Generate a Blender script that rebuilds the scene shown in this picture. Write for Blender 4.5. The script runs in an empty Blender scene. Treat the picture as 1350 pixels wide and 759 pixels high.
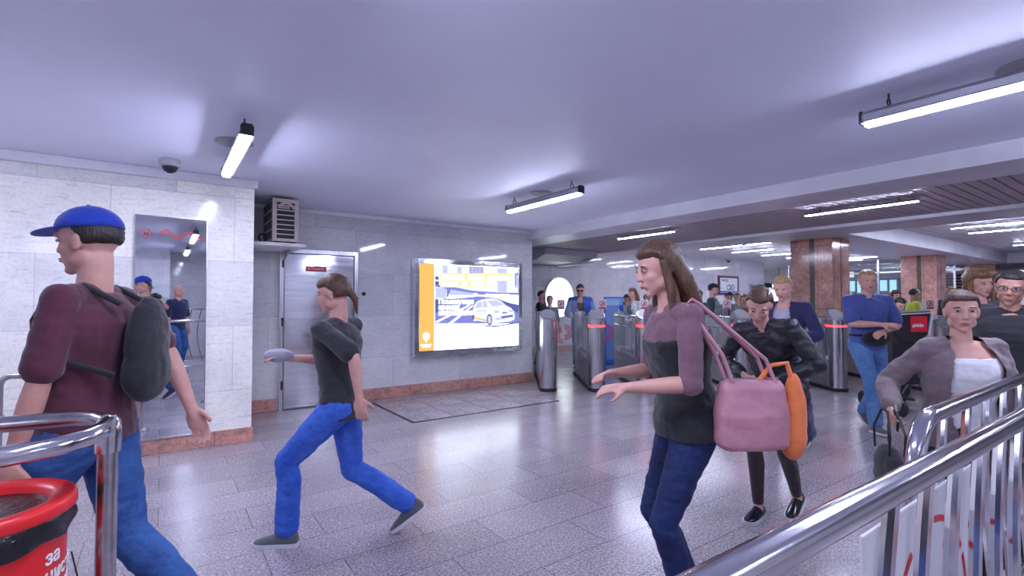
import bpy, bmesh, math, random
from mathutils import Vector, Matrix, noise
random.seed(7)
V = Vector
PI = math.pi
SC = bpy.context.scene
COL = SC.collection

# ------------------------------------------------------------------ camera, light level
FPX = 656.0
HCAM = 1.45
YAW = math.radians(54.9)
PITCH = math.atan(17.5 / FPX)
FW = V((math.cos(YAW), math.sin(YAW), 0))
RT = V((math.sin(YAW), -math.cos(YAW), 0))
cam_data = bpy.data.cameras.new('camera')
cam_data.sensor_width = 36
cam_data.lens = 36 * FPX / 1350
cam_data.clip_start = 0.05
cam = bpy.data.objects.new('camera', cam_data)
COL.objects.link(cam)
cam.location = (0, 0, HCAM)
cam.rotation_euler = (PI / 2 + PITCH, 0, YAW - PI / 2)
SC.camera = cam
SC.view_settings.view_transform = 'Standard'
SC.view_settings.look = 'None'
SC.view_settings.gamma = 1
SC.view_settings.use_curve_mapping = False
SC.view_settings.exposure = 0.36
LIGHT_COL = (0.70, 0.74, 1.0, 1)
TUBE_STRENGTH = 98.0
world = bpy.data.worlds.new('world')
SC.world = world
world.use_nodes = True
world.node_tree.nodes['Background'].inputs[0].default_value = (0.5, 0.5, 0.62, 1)
world.node_tree.nodes['Background'].inputs[1].default_value = 0.3


def gp(px, d):
    "ground point at distance d along the view axis, under picture column px"
    return FW * d + RT * ((px - 675) / FPX * d)


# ------------------------------------------------------------------ materials
def srgb(r, g, b):
    f = lambda c: ((c / 255 + 0.055) / 1.055) ** 2.4 if c > 10 else c / 255 / 12.92
    return (f(r), f(g), f(b), 1)


class NT:
    def __init__(self, name):
        self.m = bpy.data.materials.new(name)
        self.m.use_nodes = True
        self.t = self.m.node_tree
        self.b = self.t.nodes['Principled BSDF']
        self._g = None

    def n(self, kind, **kw):
        nd = self.t.nodes.new(kind)
        for k, v in kw.items():
            if k.startswith('i_'):
                nd.inputs[k[2:].replace('_', ' ')].default_value = v
            else:
                setattr(nd, k, v)
        return nd

    def l(self, a, b):
        self.t.links.new(a, b)

    def coords(self, swap=None, scale=(1, 1, 1)):
        g = self.n('ShaderNodeTexCoord')
        out = g.outputs['Object']
        if swap:
            s = self.n('ShaderNodeSeparateXYZ')
            c = self.n('ShaderNodeCombineXYZ')
            self.l(out, s.inputs[0])
            for i, ax in enumerate(swap):
                self.l(s.outputs[ax], c.inputs[i])
            out = c.outputs[0]
        if scale != (1, 1, 1):
            mp = self.n('ShaderNodeMapping')
            mp.inputs['Scale'].default_value = scale
            self.l(out, mp.inputs[0])
            out = mp.outputs[0]
        return out

    def ramp(self, fac, stops):
        r = self.n('ShaderNodeValToRGB')
        e = r.color_ramp.elements
        while len(e) < len(stops):
            e.new(0.5)
        for el, (p, c) in zip(e, stops):
            el.position = p
            el.color = c
        self.l(fac, r.inputs[0])
        return r.outputs[0]

    def mix(self, fac, a, b, mode='MIX'):
        m = self.n('ShaderNodeMix', data_type='RGBA', blend_type=mode)
        for sock, val in ((m.inputs[0], fac), (m.inputs[6], a), (m.inputs[7], b)):
            if hasattr(val, 'node'):
                self.l(val, sock)
            else:
                sock.default_value = val
        return m.outputs[2]

    def noise(self, vec, scale, detail=4, rough=0.55):
        x = self.n('ShaderNodeTexNoise')
        x.inputs['Scale'].default_value = scale
        x.inputs['Detail'].default_value = detail
        x.inputs['Roughness'].default_value = rough
        if vec is not None:
            self.l(vec, x.inputs['Vector'])
        return x.outputs[0]

    def bump(self, h, strength, dist=0.01):
        x = self.n('ShaderNodeBump')
        x.inputs['Strength'].default_value = strength
        x.inputs['Distance'].default_value = dist
        self.l(h, x.inputs['Height'])
        self.l(x.outputs[0], self.b.inputs['Normal'])


def plain(name, col, rough=0.5, metal=0.0, bump=0, bscale=60, spec=0.5, var=0.06, vscale=6):
    m = NT(name)
    v = m.coords()
    n1 = m.noise(v, vscale, 3)
    lo = tuple(c * (1 - var) for c in col[:3]) + (1,)
    hi = tuple(min(1, c * (1 + var)) for c in col[:3]) + (1,)
    m.l(m.ramp(n1, [(0.3, lo), (0.7, hi)]), m.b.inputs['Base Color'])
    m.b.inputs['Roughness'].default_value = rough
    m.b.inputs['Metallic'].default_value = metal
    m.b.inputs['Specular IOR Level'].default_value = spec
    if bump:
        m.bump(m.noise(v, bscale, 3), bump, 0.004)
    return m.m


def emit(name, col, strength):
    m = NT(name)
    m.b.inputs['Base Color'].default_value = (0.1, 0.1, 0.1, 1)
    m.b.inputs['Emission Color'].default_value = col
    m.b.inputs['Emission Strength'].default_value = strength
    m.b.inputs['Roughness'].default_value = 0.35
    return m.m


def marble(name, swap, base=(0.66, 0.66, 0.69), bw=1.15, bh=0.62, rough=0.06, warm=0.0, off=(0, 0)):
    m = NT(name)
    v = m.coords(swap)
    br = m.n('ShaderNodeTexBrick')
    mp = m.n('ShaderNodeMapping')
    mp.inputs['Location'].default_value = (off[0], off[1], 0)
    m.l(v, mp.inputs[0])
    m.l(mp.outputs[0], br.inputs['Vector'])
    br.offset = 0.5
    b = base
    br.inputs['Color1'].default_value = (b[0] * 1.08 + warm, b[1] * 1.07 + warm * .8, b[2] * 1.04, 1)
    br.inputs['Color2'].default_value = (b[0] * 0.84, b[1] * 0.85, b[2] * 0.88, 1)
    br.inputs['Mortar'].default_value = (b[0] * 0.62, b[1] * 0.62, b[2] * 0.64, 1)
    br.inputs['Scale'].default_value = 1
    br.inputs['Mortar Size'].default_value = 0.0025
    br.inputs['Mortar Smooth'].default_value = 0.3
    br.inputs['Brick Width'].default_value = bw
    br.inputs['Row Height'].default_value = bh
    # cloudy stone and stretched veins
    n1 = m.noise(v, 2.2, 6, 0.6)
    mp2 = m.n('ShaderNodeMapping')
    mp2.inputs['Scale'].default_value = (3.0, 14.0, 3.0)
    mp2.inputs['Rotation'].default_value = (0, 0, 0.18)
    m.l(v, mp2.inputs[0])
    n2 = m.noise(mp2.outputs[0], 2.4, 8, 0.72)
    n3 = m.noise(v, 45, 3, 0.6)
    c = m.mix(1.0, br.outputs[0], m.ramp(n1, [(0.25, (0.86, 0.86, 0.88, 1)), (0.75, (1.08, 1.08, 1.07, 1))]), 'MULTIPLY')
    c = m.mix(1.0, c, m.ramp(n2, [(0.30, (0.72, 0.73, 0.76, 1)), (0.46, (1, 1, 1, 1)), (0.8, (1.06, 1.05, 1.03, 1))]), 'MULTIPLY')
    c = m.mix(1.0, c, m.ramp(n3, [(0.30, (0.9, 0.9, 0.92, 1)), (0.55, (1.02, 1.02, 1.02, 1))]), 'MULTIPLY')
    m.l(c, m.b.inputs['Base Color'])
    m.b.inputs['Roughness'].default_value = rough
    return m.m


def granite(name, swap, base=(0.52, 0.27, 0.22), bw=0.9, bh=3.0, rough=0.13):
    m = NT(name)
    v = m.coords(swap)
    br = m.n('ShaderNodeTexBrick')
    m.l(v, br.inputs['Vector'])
    br.inputs['Scale'].default_value = 1
    br.inputs['Mortar Size'].default_value = 0.003
    br.inputs['Brick Width'].default_value = bw
    br.inputs['Row Height'].default_value = bh
    br.inputs['Color1'].default_value = (base[0] * 1.1, base[1] * 1.05, base[2], 1)
    br.inputs['Color2'].default_value = (base[0] * 0.8, base[1] * 1.0, base[2] * 0.95, 1)
    br.inputs['Mortar'].default_value = (0.08, 0.05, 0.05, 1)
    n1 = m.noise(v, 3.2, 8, 0.7)
    n2 = m.noise(v, 26, 5, 0.7)
    c = m.mix(1.0, br.outputs[0], m.ramp(n1, [(0.28, (0.55, 0.6, 0.66, 1)), (0.5, (1, 1, 1, 1)), (0.72, (1.35, 1.3, 1.25, 1))]), 'MULTIPLY')
    c = m.mix(1.0, c, m.ramp(n2, [(0.3, (0.62, 0.66, 0.7, 1)), (0.6, (1.2, 1.15, 1.15, 1))]), 'MULTIPLY')
    m.l(c, m.b.inputs['Base Color'])
    m.b.inputs['Roughness'].default_value = rough
    return m.m


def floor_stone(name, joints=True):
    m = NT(name)
    v = m.coords()
    br = m.n('ShaderNodeTexBrick')
    m.l(v, br.inputs['Vector'])
    br.offset = 0.42
    br.inputs['Scale'].default_value = 1
    br.inputs['Mortar Size'].default_value = 0.0035
    br.inputs['Mortar Smooth'].default_value = 0.2
    br.inputs['Brick Width'].default_value = 0.86
    br.inputs['Row Height'].default_value = 0.36
    br.inputs['Color1'].default_value = (0.37, 0.325, 0.35, 1)
    br.inputs['Color2'].default_value = (0.29, 0.255, 0.275, 1)
    br.inputs['Mortar'].default_value = (0.16, 0.14, 0.15, 1)
    if not joints:
        br.inputs['Mortar Size'].default_value = 0.0
        br.inputs['Brick Width'].default_value = 50
        br.inputs['Row Height'].default_value = 50
    vo = m.n('ShaderNodeTexVoronoi')
    vo.inputs['Scale'].default_value = 24
    wv = m.n('ShaderNodeMixRGB')
    wv.inputs[0].default_value = 0.008
    m.l(v, wv.inputs[1])
    nn = m.n('ShaderNodeTexNoise')
    nn.inputs['Scale'].default_value = 9
    m.l(v, nn.inputs['Vector'])
    m.l(nn.outputs[1], wv.inputs[2])
    m.l(wv.outputs[0], vo.inputs['Vector'])
    sel = m.n('ShaderNodeTexVoronoi')
    n1 = m.noise(v, 75, 4, 0.75)
    n2 = m.noise(v, 1.7, 4, 0.6)
    n3 = m.noise(v, 20, 4, 0.7)
    c = m.mix(1.0, br.outputs[0], m.ramp(n1, [(0.36, (0.42, 0.42, 0.48, 1)), (0.5, (1, 1, 1, 1)), (0.64, (1.75, 1.68, 1.68, 1))]), 'MULTIPLY')
    c = m.mix(1.0, c, m.ramp(n2, [(0.3, (0.88, 0.87, 0.9, 1)), (0.7, (1.1, 1.1, 1.08, 1))]), 'MULTIPLY')
    # pale pebble-like blotches inside the stone
    spots = m.ramp(vo.outputs['Distance'], [(0.16, (1, 1, 1, 1)), (0.30, (0, 0, 0, 1))])
    keep = m.ramp(n3, [(0.50, (0, 0, 0, 1)), (0.60, (1, 1, 1, 1))])
    f = m.mix(1.0, spots, keep, 'MULTIPLY')
    c = m.mix(f, c, (0.54, 0.47, 0.49, 1))
    m.l(c, m.b.inputs['Base Color'])
    rr = m.ramp(n2, [(0.3, (0.16, 0.16, 0.16, 1)), (0.75, (0.26, 0.26, 0.26, 1))])
    m.l(rr, m.b.inputs['Roughness'])
    m.bump(n1, 0.12, 0.002)
    return m.m


def brushed(name, axis=2, col=(0.62, 0.62, 0.66), rough=0.24, stretch=60):
    m = NT(name)
    sc = [stretch * 3] * 3
    sc[axis] = 1.5
    v = m.coords(None, tuple(sc))
    n1 = m.noise(v, 1.0, 3, 0.6)
    m.l(m.ramp(n1, [(0.3, tuple(c * .86 for c in col) + (1,)), (0.7, tuple(min(1, c * 1.1) for c in col) + (1,))]), m.b.inputs['Base Color'])
    m.b.inputs['Metallic'].default_value = 1
    m.l(m.ramp(n1, [(0.3, (rough * .7,) * 3 + (1,)), (0.7, (rough * 1.3,) * 3 + (1,))]), m.b.inputs['Roughness'])
    m.bump(n1, 0.05, 0.001)
    return m.m


def glass(name, col=(0.9, 0.97, 0.96, 1), alpha=0.22, rough=0.03):
    m = NT(name)
    m.b.inputs['Base Color'].default_value = col
    m.b.inputs['Roughness'].default_value = rough
    m.b.inputs['Alpha'].default_value = alpha
    m.b.inputs['Specular IOR Level'].default_value = 0.8
    v = m.coords()
    return m.m


def fabric(name, col, rough=0.85, wr=0.5, sheen=0.2, weave=True):
    m = NT(name)
    v = m.coords()
    n1 = m.noise(v, 5, 5, 0.6)
    n2 = m.noise(v, 260, 2, 0.5)
    lo = tuple(c * .8 for c in col[:3]) + (1,)
    hi = tuple(min(1, c * 1.18) for c in col[:3]) + (1,)
    c = m.ramp(n1, [(0.3, lo), (0.7, hi)])
    m.l(c, m.b.inputs['Base Color'])
    m.b.inputs['Roughness'].default_value = rough
    m.b.inputs['Sheen Weight'].default_value = sheen
    mp = m.n('ShaderNodeMapping')
    mp.inputs['Scale'].default_value = (9, 9, 16)
    m.l(v, mp.inputs[0])
    n3 = m.noise(mp.outputs[0], 1, 3, 0.5)
    mx = m.n('ShaderNodeMath', operation='MULTIPLY_ADD')
    m.l(n2, mx.inputs[0])
    mx.inputs[1].default_value = 0.06
    m.l(n3, mx.inputs[2])
    m.bump(mx.outputs[0], wr, 0.02)
    return m.m


def denim(name, col, fade):
    m = NT(name)
    v = m.coords()
    n1 = m.noise(v, 6, 4, 0.6)
    mp = m.n('ShaderNodeMapping')
    mp.inputs['Scale'].default_value = (300, 300, 60)
    m.l(v, mp.inputs[0])
    n2 = m.noise(mp.outputs[0], 1, 2, 0.5)
    c = m.ramp(n1, [(0.32, col), (0.72, fade)])
    c = m.mix(1.0, c, m.ramp(n2, [(0.3, (0.8, 0.8, 0.82, 1)), (0.7, (1.2, 1.2, 1.2, 1))]), 'MULTIPLY')
    m.l(c, m.b.inputs['Base Color'])
    m.b.inputs['Roughness'].default_value = 0.8
    mp3 = m.n('ShaderNodeMapping')
    mp3.inputs['Scale'].default_value = (9, 9, 22)
    m.l(v, mp3.inputs[0])
    m.bump(m.noise(mp3.outputs[0], 1, 3, 0.5), 0.45, 0.02)
    return m.m


def skin_mat(name, col):
    m = NT(name)
    v = m.coords()
    n1 = m.noise(v, 14, 4, 0.6)
    m.l(m.ramp(n1, [(0.3, (col[0] * .9, col[1] * .82, col[2] * .8, 1)), (0.7, (min(1, col[0] * 1.06), col[1] * 1.06, col[2] * 1.05, 1))]), m.b.inputs['Base Color'])
    m.b.inputs['Roughness'].default_value = 0.48
    m.b.inputs['Subsurface Weight'].default_value = 0.12
    m.b.inputs['Subsurface Radius'].default_value = (0.02, 0.008, 0.004)
    m.b.inputs['Subsurface Scale'].default_value = 0.5
    m.bump(m.noise(v, 160, 2), 0.06, 0.002)
    return m.m


def hair_mat(name, col):
    m = NT(name)
    v = m.coords(None, (110, 110, 18))
    n1 = m.noise(v, 1, 4, 0.7)
    m.l(m.ramp(n1, [(0.3, tuple(c * .45 for c in col[:3]) + (1,)), (0.7, tuple(min(1, c * 1.5) for c in col[:3]) + (1,))]), m.b.inputs['Base Color'])
    m.b.inputs['Roughness'].default_value = 0.42
    m.bump(n1, 0.7, 0.006)
    return m.m


M = {}
M['ceiling'] = plain('ceiling_paint', (0.74, 0.77, 0.93, 1), 0.55, var=0.03, vscale=1.2, bump=0.04, bscale=20)
M['trim'] = plain('white_trim_paint', (0.70, 0.70, 0.76, 1), 0.35)
M['beam'] = plain('beam_paint', (0.62, 0.61, 0.68, 1), 0.4, var=0.08, vscale=2.5, bump=0.05, bscale=15)
M['marble_x'] = marble('grey_marble_wall', 'XZY')
M['marble_l'] = marble('pale_marble_wall', 'XZY', (0.90, 0.88, 0.83), 1.0, 0.66, 0.13, 0.02, (0.4, 0.12))
M['marble_y'] = marble('grey_marble_side', 'YZX')
M['granite_x'] = granite('red_granite_base', 'XZY')
M['granite_y'] = granite('red_granite_side', 'YZX')
M['col_granite'] = granite('red_granite_column', 'YZX', (0.62, 0.33, 0.28), 0.8, 1.3)
M['col_granite_x'] = granite('red_granite_column_side', 'XZY', (0.62, 0.33, 0.28), 0.8, 1.3)
M['floor'] = floor_stone('granite_floor')
M['cover'] = floor_stone('granite_cover', False)
M['slat'] = plain('ceiling_slat_metal', (0.42, 0.36, 0.40, 1), 0.6, 0.0, var=0.12)
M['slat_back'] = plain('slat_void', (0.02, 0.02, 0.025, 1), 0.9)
M['metalceil'] = plain('metal_plank_ceiling', (0.60, 0.59, 0.64, 1), 0.5, 0.0, var=0.06)
M['steel_z'] = brushed('brushed_steel_upright', 2)
M['steel_x'] = brushed('brushed_steel_sheet', 0, (0.70, 0.71, 0.76), 0.11, 8)
M['steel_y'] = brushed('brushed_steel_side', 1, (0.72, 0.72, 0.76), 0.34)
M['tube_steel'] = plain('polished_steel_tube', (0.66, 0.66, 0.70, 1), 0.13, 1.0, var=0.08, bump=0.03, bscale=30)
M['tube_worn'] = plain('worn_steel_tube', (0.50, 0.48, 0.49, 1), 0.26, 1.0, var=0.2, vscale=25, bump=0.06, bscale=50)
M['mirror'] = plain('mirror_steel', (0.72, 0.74, 0.77, 1), 0.015, 1.0, var=0.01)
M['black_rubber'] = plain('black_rubber', (0.015, 0.015, 0.02, 1), 0.5)
M['black'] = plain('black_plastic', (0.012, 0.012, 0.016, 1), 0.4)
M['dark_metal'] = plain('dark_metal', (0.05, 0.05, 0.06, 1), 0.4, 0.6)
M['grey_plastic'] = plain('grey_plastic', (0.36, 0.36, 0.40, 1), 0.4)
M['alu'] = plain('fixture_aluminium', (0.42, 0.42, 0.46, 1), 0.3, 0.8)
M['white_plastic'] = plain('white_plastic', (0.72, 0.72, 0.74, 1), 0.4)
M['cream'] = plain('aged_cream_plastic', (0.55, 0.46, 0.44, 1), 0.5, var=0.12)
M['red'] = plain('bin_red_plastic', (0.72, 0.018, 0.022, 1), 0.3, var=0.04)
M['red_paint'] = plain('red_sign_paint', (0.62, 0.02, 0.03, 1), 0.45)
M['white_paint'] = plain('white_sign_paint', (0.8, 0.8, 0.8, 1), 0.5)
M['blue_paint'] = plain('blue_sign_paint', (0.02, 0.13, 0.62, 1), 0.4)
M['bag_film'] = plain('black_bin_liner', (0.012, 0.012, 0.015, 1), 0.22, bump=1.0, bscale=38)
M['diffuser'] = emit('lit_tube_diffuser', LIGHT_COL, TUBE_STRENGTH)
M['diffuser_thin'] = emit('lit_thin_tube', LIGHT_COL, TUBE_STRENGTH * 2.0)
M['led_red'] = emit('red_status_light', (1, 0.02, 0.02, 1), 5)
M['led_green'] = emit('green_status_light', (0.05, 1, 0.4, 1), 4)
M['glass'] = glass('turnstile_glass', (0.75, 0.85, 0.85, 1), 0.13)
M['glass_far'] = glass('partition_glass', (0.6, 0.65, 0.72, 1), 0.08)


# ------------------------------------------------------------------ mesh helpers
class MB:
    def __init__(self):
        self.v = []
        self.f = []

    def add(self, vs, fs):
        o = len(self.v)
        self.v += [tuple(p) for p in vs]
        self.f += [tuple(i + o for i in q) for q in fs]
        return self

    def box(self, x0, x1, y0, y1, z0, z1):
        vs = [(x, y, z) for z in (z0, z1) for y in (y0, y1) for x in (x0, x1)]
        return self.add(vs, [(0, 2, 3, 1), (4, 5, 7, 6), (0, 1, 5, 4), (2, 6, 7, 3), (0, 4, 6, 2), (1, 3, 7, 5)])

    def rings(self, rings, cap=True, closed=False):
        n = len(rings[0])
        vs = [p for r in rings for p in r]
        fs = []
        m = len(rings)
        for i in range(m if closed else m - 1):
            a, b = i * n, ((i + 1) % m) * n
            for j in range(n):
                k = (j + 1) % n
                fs.append((a + j, a + k, b + k, b + j))
        if cap and not closed:
            fs.append(tuple(range(n - 1, -1, -1)))
            fs.append(tuple((m - 1) * n + j for j in range(n)))
        return self.add(vs, fs)

    def tube(self, pts, r, n=12, cap=True):
        pts = [V(p) for p in pts]
        if not hasattr(r, '__len__'):
            r = [r] * len(pts)
        rg = []
        t0 = (pts[1] - pts[0]).normalized()
        up = V((0, 0, 1)) if abs(t0.z) < 0.9 else V((1, 0, 0))
        u = t0.cross(up).normalized()
        for i, p in enumerate(pts):
            t = (pts[min(i + 1, len(pts) - 1)] - pts[max(i - 1, 0)]).normalized()
            u = (u - t * u.dot(t)).normalized()
            w = t.cross(u)
            rg.append([p + (u * math.cos(2 * PI * k / n) + w * math.sin(2 * PI * k / n)) * r[i] for k in range(n)])
        return self.rings(rg, cap)

    def cyl(self, p0, p1, r0, r1=None, n=20):
        return self.tube([p0, p1], [r0, r0 if r1 is None else r1], n)

    def ell(self, c, rad, n=14, m=9, mat=None):
        c = V(c)
        mat = mat or Matrix.Identity(3)
        rg = []
        for i in range(1, m):
            a = PI * i / m
            rg.append([c + mat @ V((rad[0] * math.sin(a) * math.cos(2 * PI * k / n), rad[1] * math.sin(a) * math.sin(2 * PI * k / n), -rad[2] * math.cos(a))) for k in range(n)])
        o = len(self.v)
        self.rings(rg, cap=False)
        b = len(self.v)
        self.v += [tuple(c + mat @ V((0, 0, -rad[2]))), tuple(c + mat @ V((0, 0, rad[2])))]
        for k in range(n):
            self.f.append((b, o + (k + 1) % n, o + k))
            q = o + (m - 2) * n
            self.f.append((b + 1, q + k, q + (k + 1) % n))
        return self

    def cap(self, a, b, ra, rb, n=12):
        "tapered capsule: closed cone with rounded ends"
        a, b = V(a), V(b)
        t = b - a
        L = t.length
        if L < 1e-5:
            return self.ell(a, (ra, ra, ra))
        t /= L
        pts, rr = [], []
        for k in range(4):
            an = PI / 2 * (1 - (k + 0.35) / 4.35)
            pts.append(a - t * ra * math.sin(an)); rr.append(ra * math.cos(an))
        pts.append(a); rr.append(ra)
        pts.append(b); rr.append(rb)
        for k in range(3, -1, -1):
            an = PI / 2 * (1 - (k + 0.35) / 4.35)
            pts.append(b + t * rb * math.sin(an)); rr.append(rb * math.cos(an))
        return self.tube(pts, rr, n)

    def prism(self, poly, axis, a, b):
        "polygon in the plane across axis (0,1,2), extruded from a to b"
        def P(u, w, t):
            return (t, u, w) if axis == 0 else ((u, t, w) if axis == 1 else (u, w, t))
        return self.rings([[P(u, w, a) for u, w in poly], [P(u, w, b) for u, w in poly]])

    def flat(self, pts):
        return self.add(pts, [tuple(range(len(pts)))])

    def lathe(self, prof, c=(0, 0, 0), n=32):
        c = V(c)
        return self.rings([[c + V((r * math.cos(2 * PI * k / n), r * math.sin(2 * PI * k / n), z)) for k in range(n)] for r, z in prof], cap=True)

    def mesh(self, name):
        me = bpy.data.meshes.new(name)
        me.from_pydata(self.v, [], self.f)
        bm = bmesh.new()
        bm.from_mesh(me)
        bmesh.ops.recalc_face_normals(bm, faces=bm.faces)
        bm.to_mesh(me)
        bm.free()
        return me

    def build(self, name, mat, parent=None, smooth=False, bevel=0, loc=None, mtx=None):
        me = self.mesh(name)
        if mtx:
            me.transform(mtx)
        if smooth:
            for p in me.polygons:
                p.use_smooth = True
        o = bpy.data.objects.new(name, me)
        COL.objects.link(o)
        me.materials.append(mat)
        if parent:
            o.parent = parent
        if loc:
            o.location = loc
        if bevel:
            b = o.modifiers.new('bevel', 'BEVEL')
            b.width = bevel
            b.segments = 2
            b.limit_method = 'ANGLE'
            b.angle_limit = 0.7
        if smooth:
            try:
                me.set_sharp_from_angle(angle=0.7)
            except Exception:
                pass
        return o


def empty(name, loc=(0, 0, 0), rz=0):
    o = bpy.data.objects.new(name, None)
    o.empty_display_size = 0.1
    COL.objects.link(o)
    o.location = loc
    o.rotation_euler = (0, 0, rz)
    return o


def tag(o, label=None, cat=None, group=None, kind=None):
    if label: o['label'] = label
    if cat: o['category'] = cat
    if group: o['group'] = group
    if kind: o['kind'] = kind
    return o


def copy_tree(o, parent=None):
    c = o.copy()
    COL.objects.link(c)
    c.parent = parent
    for ch in [x for x in bpy.data.objects if x.parent == o]:
        copy_tree(ch, c)
    return c


def struct(o):
    o['kind'] = 'structure'
    return o


def text_mesh(s, size=0.1, bold=0.0, extrude=0.0005):
    cu = bpy.data.curves.new('t', 'FONT')
    cu.body = s
    cu.size = size
    cu.extrude = extrude
    cu.offset = bold
    cu.space_line = 0.95
    o = bpy.data.objects.new('t', cu)
    COL.objects.link(o)
    dg = bpy.context.evaluated_depsgraph_get()
    me = bpy.data.meshes.new_from_object(o.evaluated_get(dg))
    bpy.data.objects.remove(o)
    return me


def text_obj(name, s, size, mat, parent, mtx, bold=0.0):
    me = text_mesh(s, size, bold)
    me.transform(mtx)
    me.materials.clear()
    me.materials.append(mat)
    o = bpy.data.objects.new(name, me)
    COL.objects.link(o)
    o.parent = parent
    return o


def remesh(mb, vox, smooth=3, name='body'):
    me = mb.mesh(name)
    o = bpy.data.objects.new('tmp', me)
    COL.objects.link(o)
    r = o.modifiers.new('r', 'REMESH')
    r.mode = 'VOXEL'
    r.voxel_size = vox
    if smooth:
        s = o.modifiers.new('s', 'SMOOTH')
        s.factor = 0.5
        s.iterations = smooth
    dg = bpy.context.evaluated_depsgraph_get()
    out = bpy.data.meshes.new_from_object(o.evaluated_get(dg))
    bpy.data.objects.remove(o)
    for p in out.polygons:
        p.use_smooth = True
    out.name = name
    return out


def mesh_obj(name, me, mat, parent=None):
    me.materials.clear()
    me.materials.append(mat)
    o = bpy.data.objects.new(name, me)
    COL.objects.link(o)
    o.parent = parent
    return o


def arc(c, u, w, r, a0, a1, n=12):
    c, u, w = V(c), V(u), V(w)
    return [c + (u * math.cos(a0 + (a1 - a0) * i / n) + w * math.sin(a0 + (a1 - a0) * i / n)) * r for i in range(n + 1)]


def ribbon(mb, pts, half, nrm, th=0.001):
    "flat painted stripe along pts, lying across nrm"
    nrm = V(nrm)
    pts = [V(p) for p in pts]
    rg = []
    for i, p in enumerate(pts):
        t = (pts[min(i + 1, len(pts) - 1)] - pts[max(i - 1, 0)]).normalized()
        s = t.cross(nrm).normalized() * half
        rg.append([p - s, p + s, p + s + nrm * th, p - s + nrm * th])
    mb.rings(rg)
    return mb

# ------------------------------------------------------------------ the room
Z1 = 2.72      # smooth ceiling
ZB = 2.56      # underside of first beam
ZB2 = 2.75     # underside of far beams
Z3 = 3.08      # far metal ceiling
BACK = -3.4
FAR = 11.1
XR = 26.0
struct(MB().box(-3.6, XR + .2, BACK - .2, 16.2, -0.1, 0).build('floor', M['floor']))
struct(MB().box(-3.6, 5.45, BACK - .2, 7.4, Z1, Z1 + 0.2).build('ceiling', M['ceiling']))
# first beam between the smooth ceiling and the slatted one
struct(MB().box(5.45, 6.10, BACK - .2, 11.2, ZB, 3.3).build('beam', M['beam'], bevel=0.006))
# slatted ceiling
sl = MB()
x0 = BACK - .2
while x0 < 11.1:
    sl.box(6.10, 9.30, x0, x0 + 0.103, ZB2 - 0.005, ZB2 + 0.02)
    x0 += 0.118
o = struct(sl.build('ceiling_slats', M['slat'], bevel=0.003))
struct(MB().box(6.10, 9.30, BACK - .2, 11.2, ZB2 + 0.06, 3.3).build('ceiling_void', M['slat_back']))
struct(MB().box(6.10, 6.14, BACK - .2, 11.1, ZB2 - .03, ZB2 + .05).build('trim_1', M['beam']))
# second beam (across) and the long beam over the columns
struct(MB().box(9.30, 10.35, BACK - .2, 11.2, ZB2 - .06, 3.3).build('beam_2', M['beam'], bevel=0.006))
struct(MB().box(10.35, XR, 4.12, 5.75, ZB2, 3.3).build('beam_3', M['beam'], bevel=0.006))
struct(MB().box(XR - 2.6, XR - 1.8, BACK, 4.12, ZB2, 3.3).build('beam_4', M['beam']))


def plank_ceiling(name, y0, y1):
    p = MB()
    y = y0
    while y < y1:
        p.box(10.35, XR, y, min(y + 0.29, y1), Z3, Z3 + 0.03)
        y += 0.3
    p.box(10.35, XR, y0, y1, Z3 + 0.05, Z3 + 0.2)
    return struct(p.build(name, M['metalceil'], bevel=0.004))


plank_ceiling('ceiling_planks', 5.75, 16.2)
plank_ceiling('ceiling_planks', BACK - .2, 4.12)

# left pillar wall with the mirror, back wall with poster and door
struct(MB().box(-3.6, 0.78, 5.84, 7.5, 0, Z1).build('wall_left', M['marble_l']))
struct(MB().box(0.78, 5.53, 7.23, 7.5, 0, Z1).build('wall_back', M['marble_x']))
struct(MB().box(5.25, 5.53, 7.5, FAR, 0, Z1).build('wall_passage', M['marble_y']))
struct(MB().box(5.5, 20.86, FAR, FAR + .3, 0, 3.3).build('wall_far', M['marble_x']))
struct(MB().box(-3.8, -3.6, BACK - .2, 7.5, 0, 3.3).build('wall_entrance', M['marble_y']))
struct(MB().box(-3.6, 0.15, BACK - .2, BACK, 0, 3.3).build('wall_behind', M['marble_x']))
struct(MB().box(1.15, XR, BACK - .2, BACK, 0, 3.3).build('wall_front', M['marble_x']))
struct(MB().box(0.15, 1.15, BACK - .9, BACK - .7, 0, 3.3).build('wall_recess', M['marble_x']))
struct(MB().box(0.0, 0.15, BACK - .9, BACK - .2, 0, 3.3).build('wall_recess_left', M['marble_y']))
struct(MB().box(1.15, 1.3, BACK - .9, BACK - .2, 0, 3.3).build('wall_recess_right', M['marble_y']))
struct(MB().box(0.0, 1.3, BACK - .9, BACK - .2, Z1, 3.3).build('ceiling_recess', M['ceiling']))
struct(MB().box(0.0, 1.3, BACK - .9, BACK - .2, -.1, 0).build('floor_recess', M['floor']))
struct(MB().box(XR, XR + .2, BACK - .2, 16.2, 0, 3.3).build('wall_right', M['marble_y']))
struct(MB().box(20.7, 20.86, FAR + .3, 16.2, 0, 3.3).build('wall_corridor', M['marble_y']))
struct(MB().box(20.7, XR, 16.2, 16.4, 0, 3.3).build('wall_corridor_end', M['marble_x']))

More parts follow.
